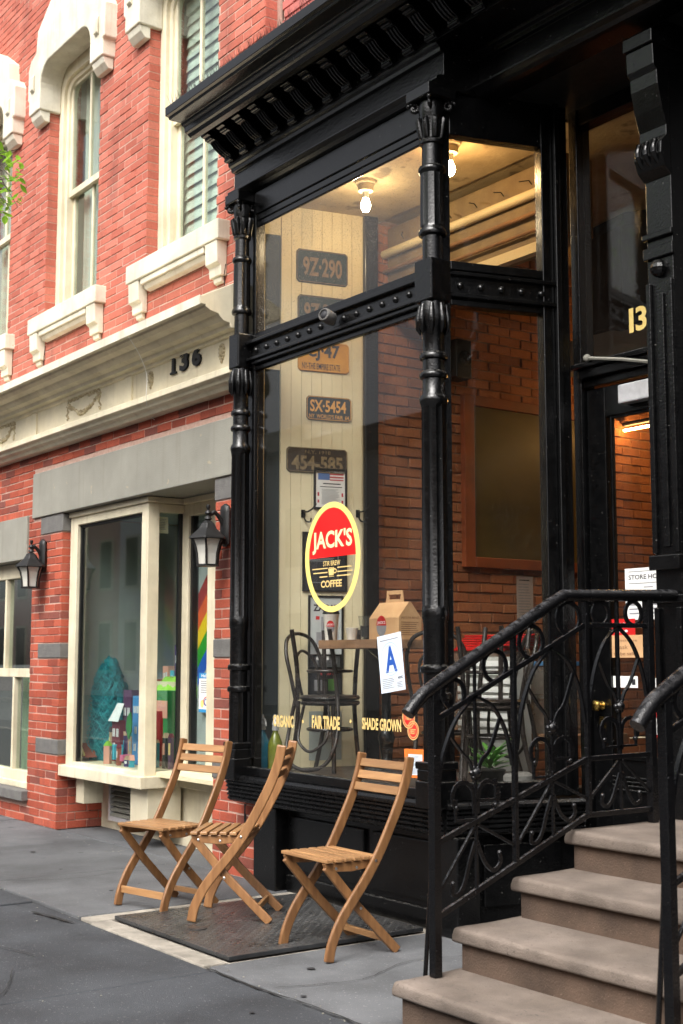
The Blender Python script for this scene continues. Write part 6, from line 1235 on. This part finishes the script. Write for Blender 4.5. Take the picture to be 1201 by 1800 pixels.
# ================================================================== iron railings
def ip(t, pts):
    for (a, b), (c, d) in zip(pts, pts[1:]):
        if t <= c: return b + (d - b) * (t - a) / (c - a)
    a, b = pts[-2]; c, d = pts[-1]; return d + (d - b) * (t - c) / (c - a)
RING = [(3.40, 1.175), (4.29, 1.585), (4.73, 1.588)]; MID = [(3.42, .695), (4.29, .995), (4.73, 1.0)]; BOT = [(3.42, .405), (4.29, .752), (4.73, .752)]; HAND = [(3.42, 1.325), (4.17, 1.712), (4.9, 1.735)]
def railing(label, X):
    R = thing('iron_railing', label, 'railing', (X, 3.42, .18), group='iron railings of the stoop')
    P = lambda y, z, dx=0: (X + dx, y, z)
    def bar(name, path, hw=.007, **k): return MB().tube([P(*q) for q in path], 0, sq=(hw, hw)).build(name, 'iron', R, bev=.0015)
    MB().tube(smoothpath([P(3.285, 1.215), P(3.34, 1.27), P(3.42, 1.325), P(3.80, 1.525), P(4.13, 1.695), P(4.19, 1.712), P(4.30, 1.716), P(4.90, 1.735)], 5), .028, 14).build('handrail', 'iron', R, smooth=50)
    for nm, pts, y0 in (('ring_rail', RING, 3.43), ('middle_rail', MID, 3.42), ('bottom_rail', BOT, 3.42)):
        MB().tube([P(y0, ip(y0, pts)), P(4.285, ip(4.285, pts)), P(4.30, ip(4.30, pts)), P(4.73, ip(4.73, pts))], 0, sq=(.009, .011)).build(nm, 'iron', R, bev=.002)
    posts = [3.42, 3.86, 4.30, 4.715]
    for k, y in enumerate(posts):
        h = .019 if k in (0, 3) else .011; zb = .18 if k == 0 else ip(y, BOT) if k < 3 else .69
        MB().box(X - h, y - h, zb, X + h, y + h, ip(y, HAND) - .012).build('post', 'iron', R, bev=.003)
    MB().tube([P(3.44, .95, -.02), P(3.44, .6, -.045), P(3.42, .0, -.085)], .010, 6).build('stay', 'iron', R)
    for a, b in zip(posts, posts[1:]):
        c = (a + b) / 2; w = (b - a) / 2; r_, m_, b_ = ip(c, RING), ip(c, MID), ip(c, BOT); Hh = r_ - m_
        bar('centre_bar', [(c, b_), (c, ip(c, HAND) - .02)], .006)
        for yy in (c - w * .52, c + w * .52):
            zc = (ip(yy, RING) + ip(yy, HAND) - .028) / 2; rr = (ip(yy, HAND) - .031 - ip(yy, RING)) / 2
            MB().tube([P(yy + rr * math.cos(k * math.pi / 12), zc + rr * math.sin(k * math.pi / 12)) for k in range(24)], 0, sq=(.009, .005), closed=True).build('ring', 'iron', R)
        zk = m_ + Hh * .38
        for e in (-1, 1):
            sl = (ip(c + e * w, MID) - m_)
            arch = [(c, r_ - .005), (c + e * w * .45, r_ - Hh * .14 + sl * .3), (c + e * w * .78, r_ - Hh * .38 + sl * .5), (c + e * w * .94, r_ - Hh * .68 + sl * .7)]
            MB().tube([P(*q) for q in smoothpath(arch, 5)], 0, sq=(.009, .005)).build('arch_bar', 'iron', R)
            br = [(c + e * w * .62, r_ - Hh * .26 + sl * .4), (c + e * w * .36, r_ - Hh * .44), (c + e * w * .16, zk + Hh * .10), (c + e * .01, zk)]
            MB().tube([P(*q) for q in smoothpath(br, 5)], 0, sq=(.008, .004)).build('arch_bar', 'iron', R)
            scr = [(c, zk - .02), (c + e * w * .05, zk - .09), ] if False else None
            r0 = w * .26; sc = [(c + e * .008, m_ + .03), (c + e * .010, m_ + Hh * .18)] + [(c + e * (.012 + r0) - e * r0 * math.cos(th), m_ + Hh * .20 + r0 * math.sin(th) * 1.0) for th in [q * .4 for q in range(1, 11)]]
            MB().tube([P(*q) for q in sc], 0, sq=(.009, .004)).build('scroll', 'iron', R)
            MB().ball(P(sc[-1][0], sc[-1][1]), .012, 8, 6).build('scroll_tip', 'iron', R, smooth=70)
            zz = m_ + .045 + sl * .5; MB().tube([P(c, zz - sl * .0), P(c + e * w * .5, zz), P(c + e * w * .5, zz + .085)], 0, sq=(.006, .006)).build('foot_bracket', 'iron', R)
            sb = ip(c + e * w, BOT) - b_; hb = m_ - b_
            bar('brace', [(c, m_ - .01), (c + e * w * .95, b_ + sb * .95 + hb * .30)], .006)
            hk = [(c + e * .006, m_ - hb * .30), (c + e * w * .16, m_ - hb * .55), (c + e * w * .30, b_ + hb * .22 + sb * .3), (c + e * w * .45, b_ + hb * .12 + sb * .45), (c + e * w * .60, b_ + hb * .18 + sb * .6), (c + e * w * .58, b_ + hb * .32 + sb * .58)]
            MB().tube([P(*q) for q in smoothpath(hk, 4)], 0, sq=(.008, .004)).build('hook_scroll', 'iron', R)
            MB().ball(P(hk[-1][0], hk[-1][1]), .011, 8, 6).build('scroll_tip', 'iron', R, smooth=70)
        kn = MB(); kn.ball(P(c, zk), .024, 10, 8)
        for q in range(6): aa = q * math.pi / 3; kn.ball(P(c + .022 * math.cos(aa), zk + .022 * math.sin(aa)), .012, 8, 5)
        kn.build('knot', 'iron', R, smooth=70)
    return R
railing('ornamental black iron railing between the shop door and the stoop', -4.15)
railing('black iron railing at the right edge, nearest the viewer', -2.95)

# ================================================================== street tree (only a spray of leaves reaches into view)
tr = thing('street_tree', 'street tree whose fresh green leaves hang in at the left edge', 'tree', (-7.4, .35, 0))
trunk = MB(); trunk.tube(smoothpath([(0, 0, -.02), (.03, .0, 1.0), (-.02, .05, 2.2), (.05, .1, 3.4), (0, .15, 5.0), (.1, .1, 7.0)]), [.16 - .004 * k for k in range(31)], 10); trunk.build('trunk', 'bark', tr, local=True, smooth=60)
tip = onY(2, 300, 2.30) - np.array([-7.4, .35, 0]); r2 = random.Random(21)
limbs = MB(); limbs.tube(smoothpath([(0, .06, 2.9), tip * .45 + np.array([-.1, .1, 1.9]), tip * .8 + np.array([-.22, -.12, .55]), tip + np.array([-.12, -.06, .12]), tip]), [.035 - .00135 * k for k in range(25)], 7)
ends = []
for k in range(9):
    a = r2.uniform(0, 6.28); e = np.array([math.cos(a) * r2.uniform(1, 2.2), math.sin(a) * r2.uniform(.6, 1.6) - .6, r2.uniform(4.6, 7.6)]); limbs.tube(smoothpath([(0.02, .1, 3.6 + k * .25), e * .5 + np.array([0, 0, 2.2]), e]), [.05 - .003 * j for j in range(13)], 6); ends.append(e)
limbs.build('limbs', 'bark', tr, local=True, smooth=60)
lm = MB()
def leaf(p, L):
    a = r2.uniform(0, 6.28); d = np.array([math.cos(a), math.sin(a), r2.uniform(-1.0, .15)]); d /= np.linalg.norm(d); s = np.cross(d, [0, 0, 1.]); s /= np.linalg.norm(s) + 1e-9; q = r2.uniform(-.7, .7); s = s * math.cos(q) + np.cross(d, s) * math.sin(q); w = L * .24; n_ = np.cross(s, d) * L * .06
    lm.add([p, p + d * L * .35 + s * w, p + d * L * .7 + s * w * .8, p + d * L, p + d * L * .7 - s * w * .8, p + d * L * .35 - s * w, p + d * L * .5 - n_], [(0, 1, 6), (1, 2, 6), (2, 3, 6), (3, 4, 6), (4, 5, 6), (5, 0, 6)])
for k in range(190):
    pxx = r2.uniform(-110, 40); pyy = 312 + r2.uniform(-1, 1) * (78 - max(0, pxx) * 1.2); leaf(onY(pxx, pyy, r2.uniform(2.15, 2.5)) - np.array([-7.4, .35, 0]), r2.uniform(.038, .066))
tw = MB()
for k in range(16):
    a = onY(r2.uniform(-80, -20), 300 + r2.uniform(-40, 40), 2.3); b = onY(r2.uniform(0, 34), 312 + r2.uniform(-50, 60), 2.3); tw.tube([np.array(p) - np.array([-7.4, .35, 0]) for p in (a, (a + b) / 2 + np.array([0, 0, .02]), b)], [.004, .003, .0015], 5)
tw.build('twigs', 'bark', tr, local=True)
for e in ends:
    for k in range(260): leaf(e + np.array([r2.gauss(0, .55), r2.gauss(0, .5), r2.gauss(0, .45)]), r2.uniform(.06, .10))
o = lm.build('crown', 'leaf', tr, local=True, fixn=False); o['kind'] = 'stuff'
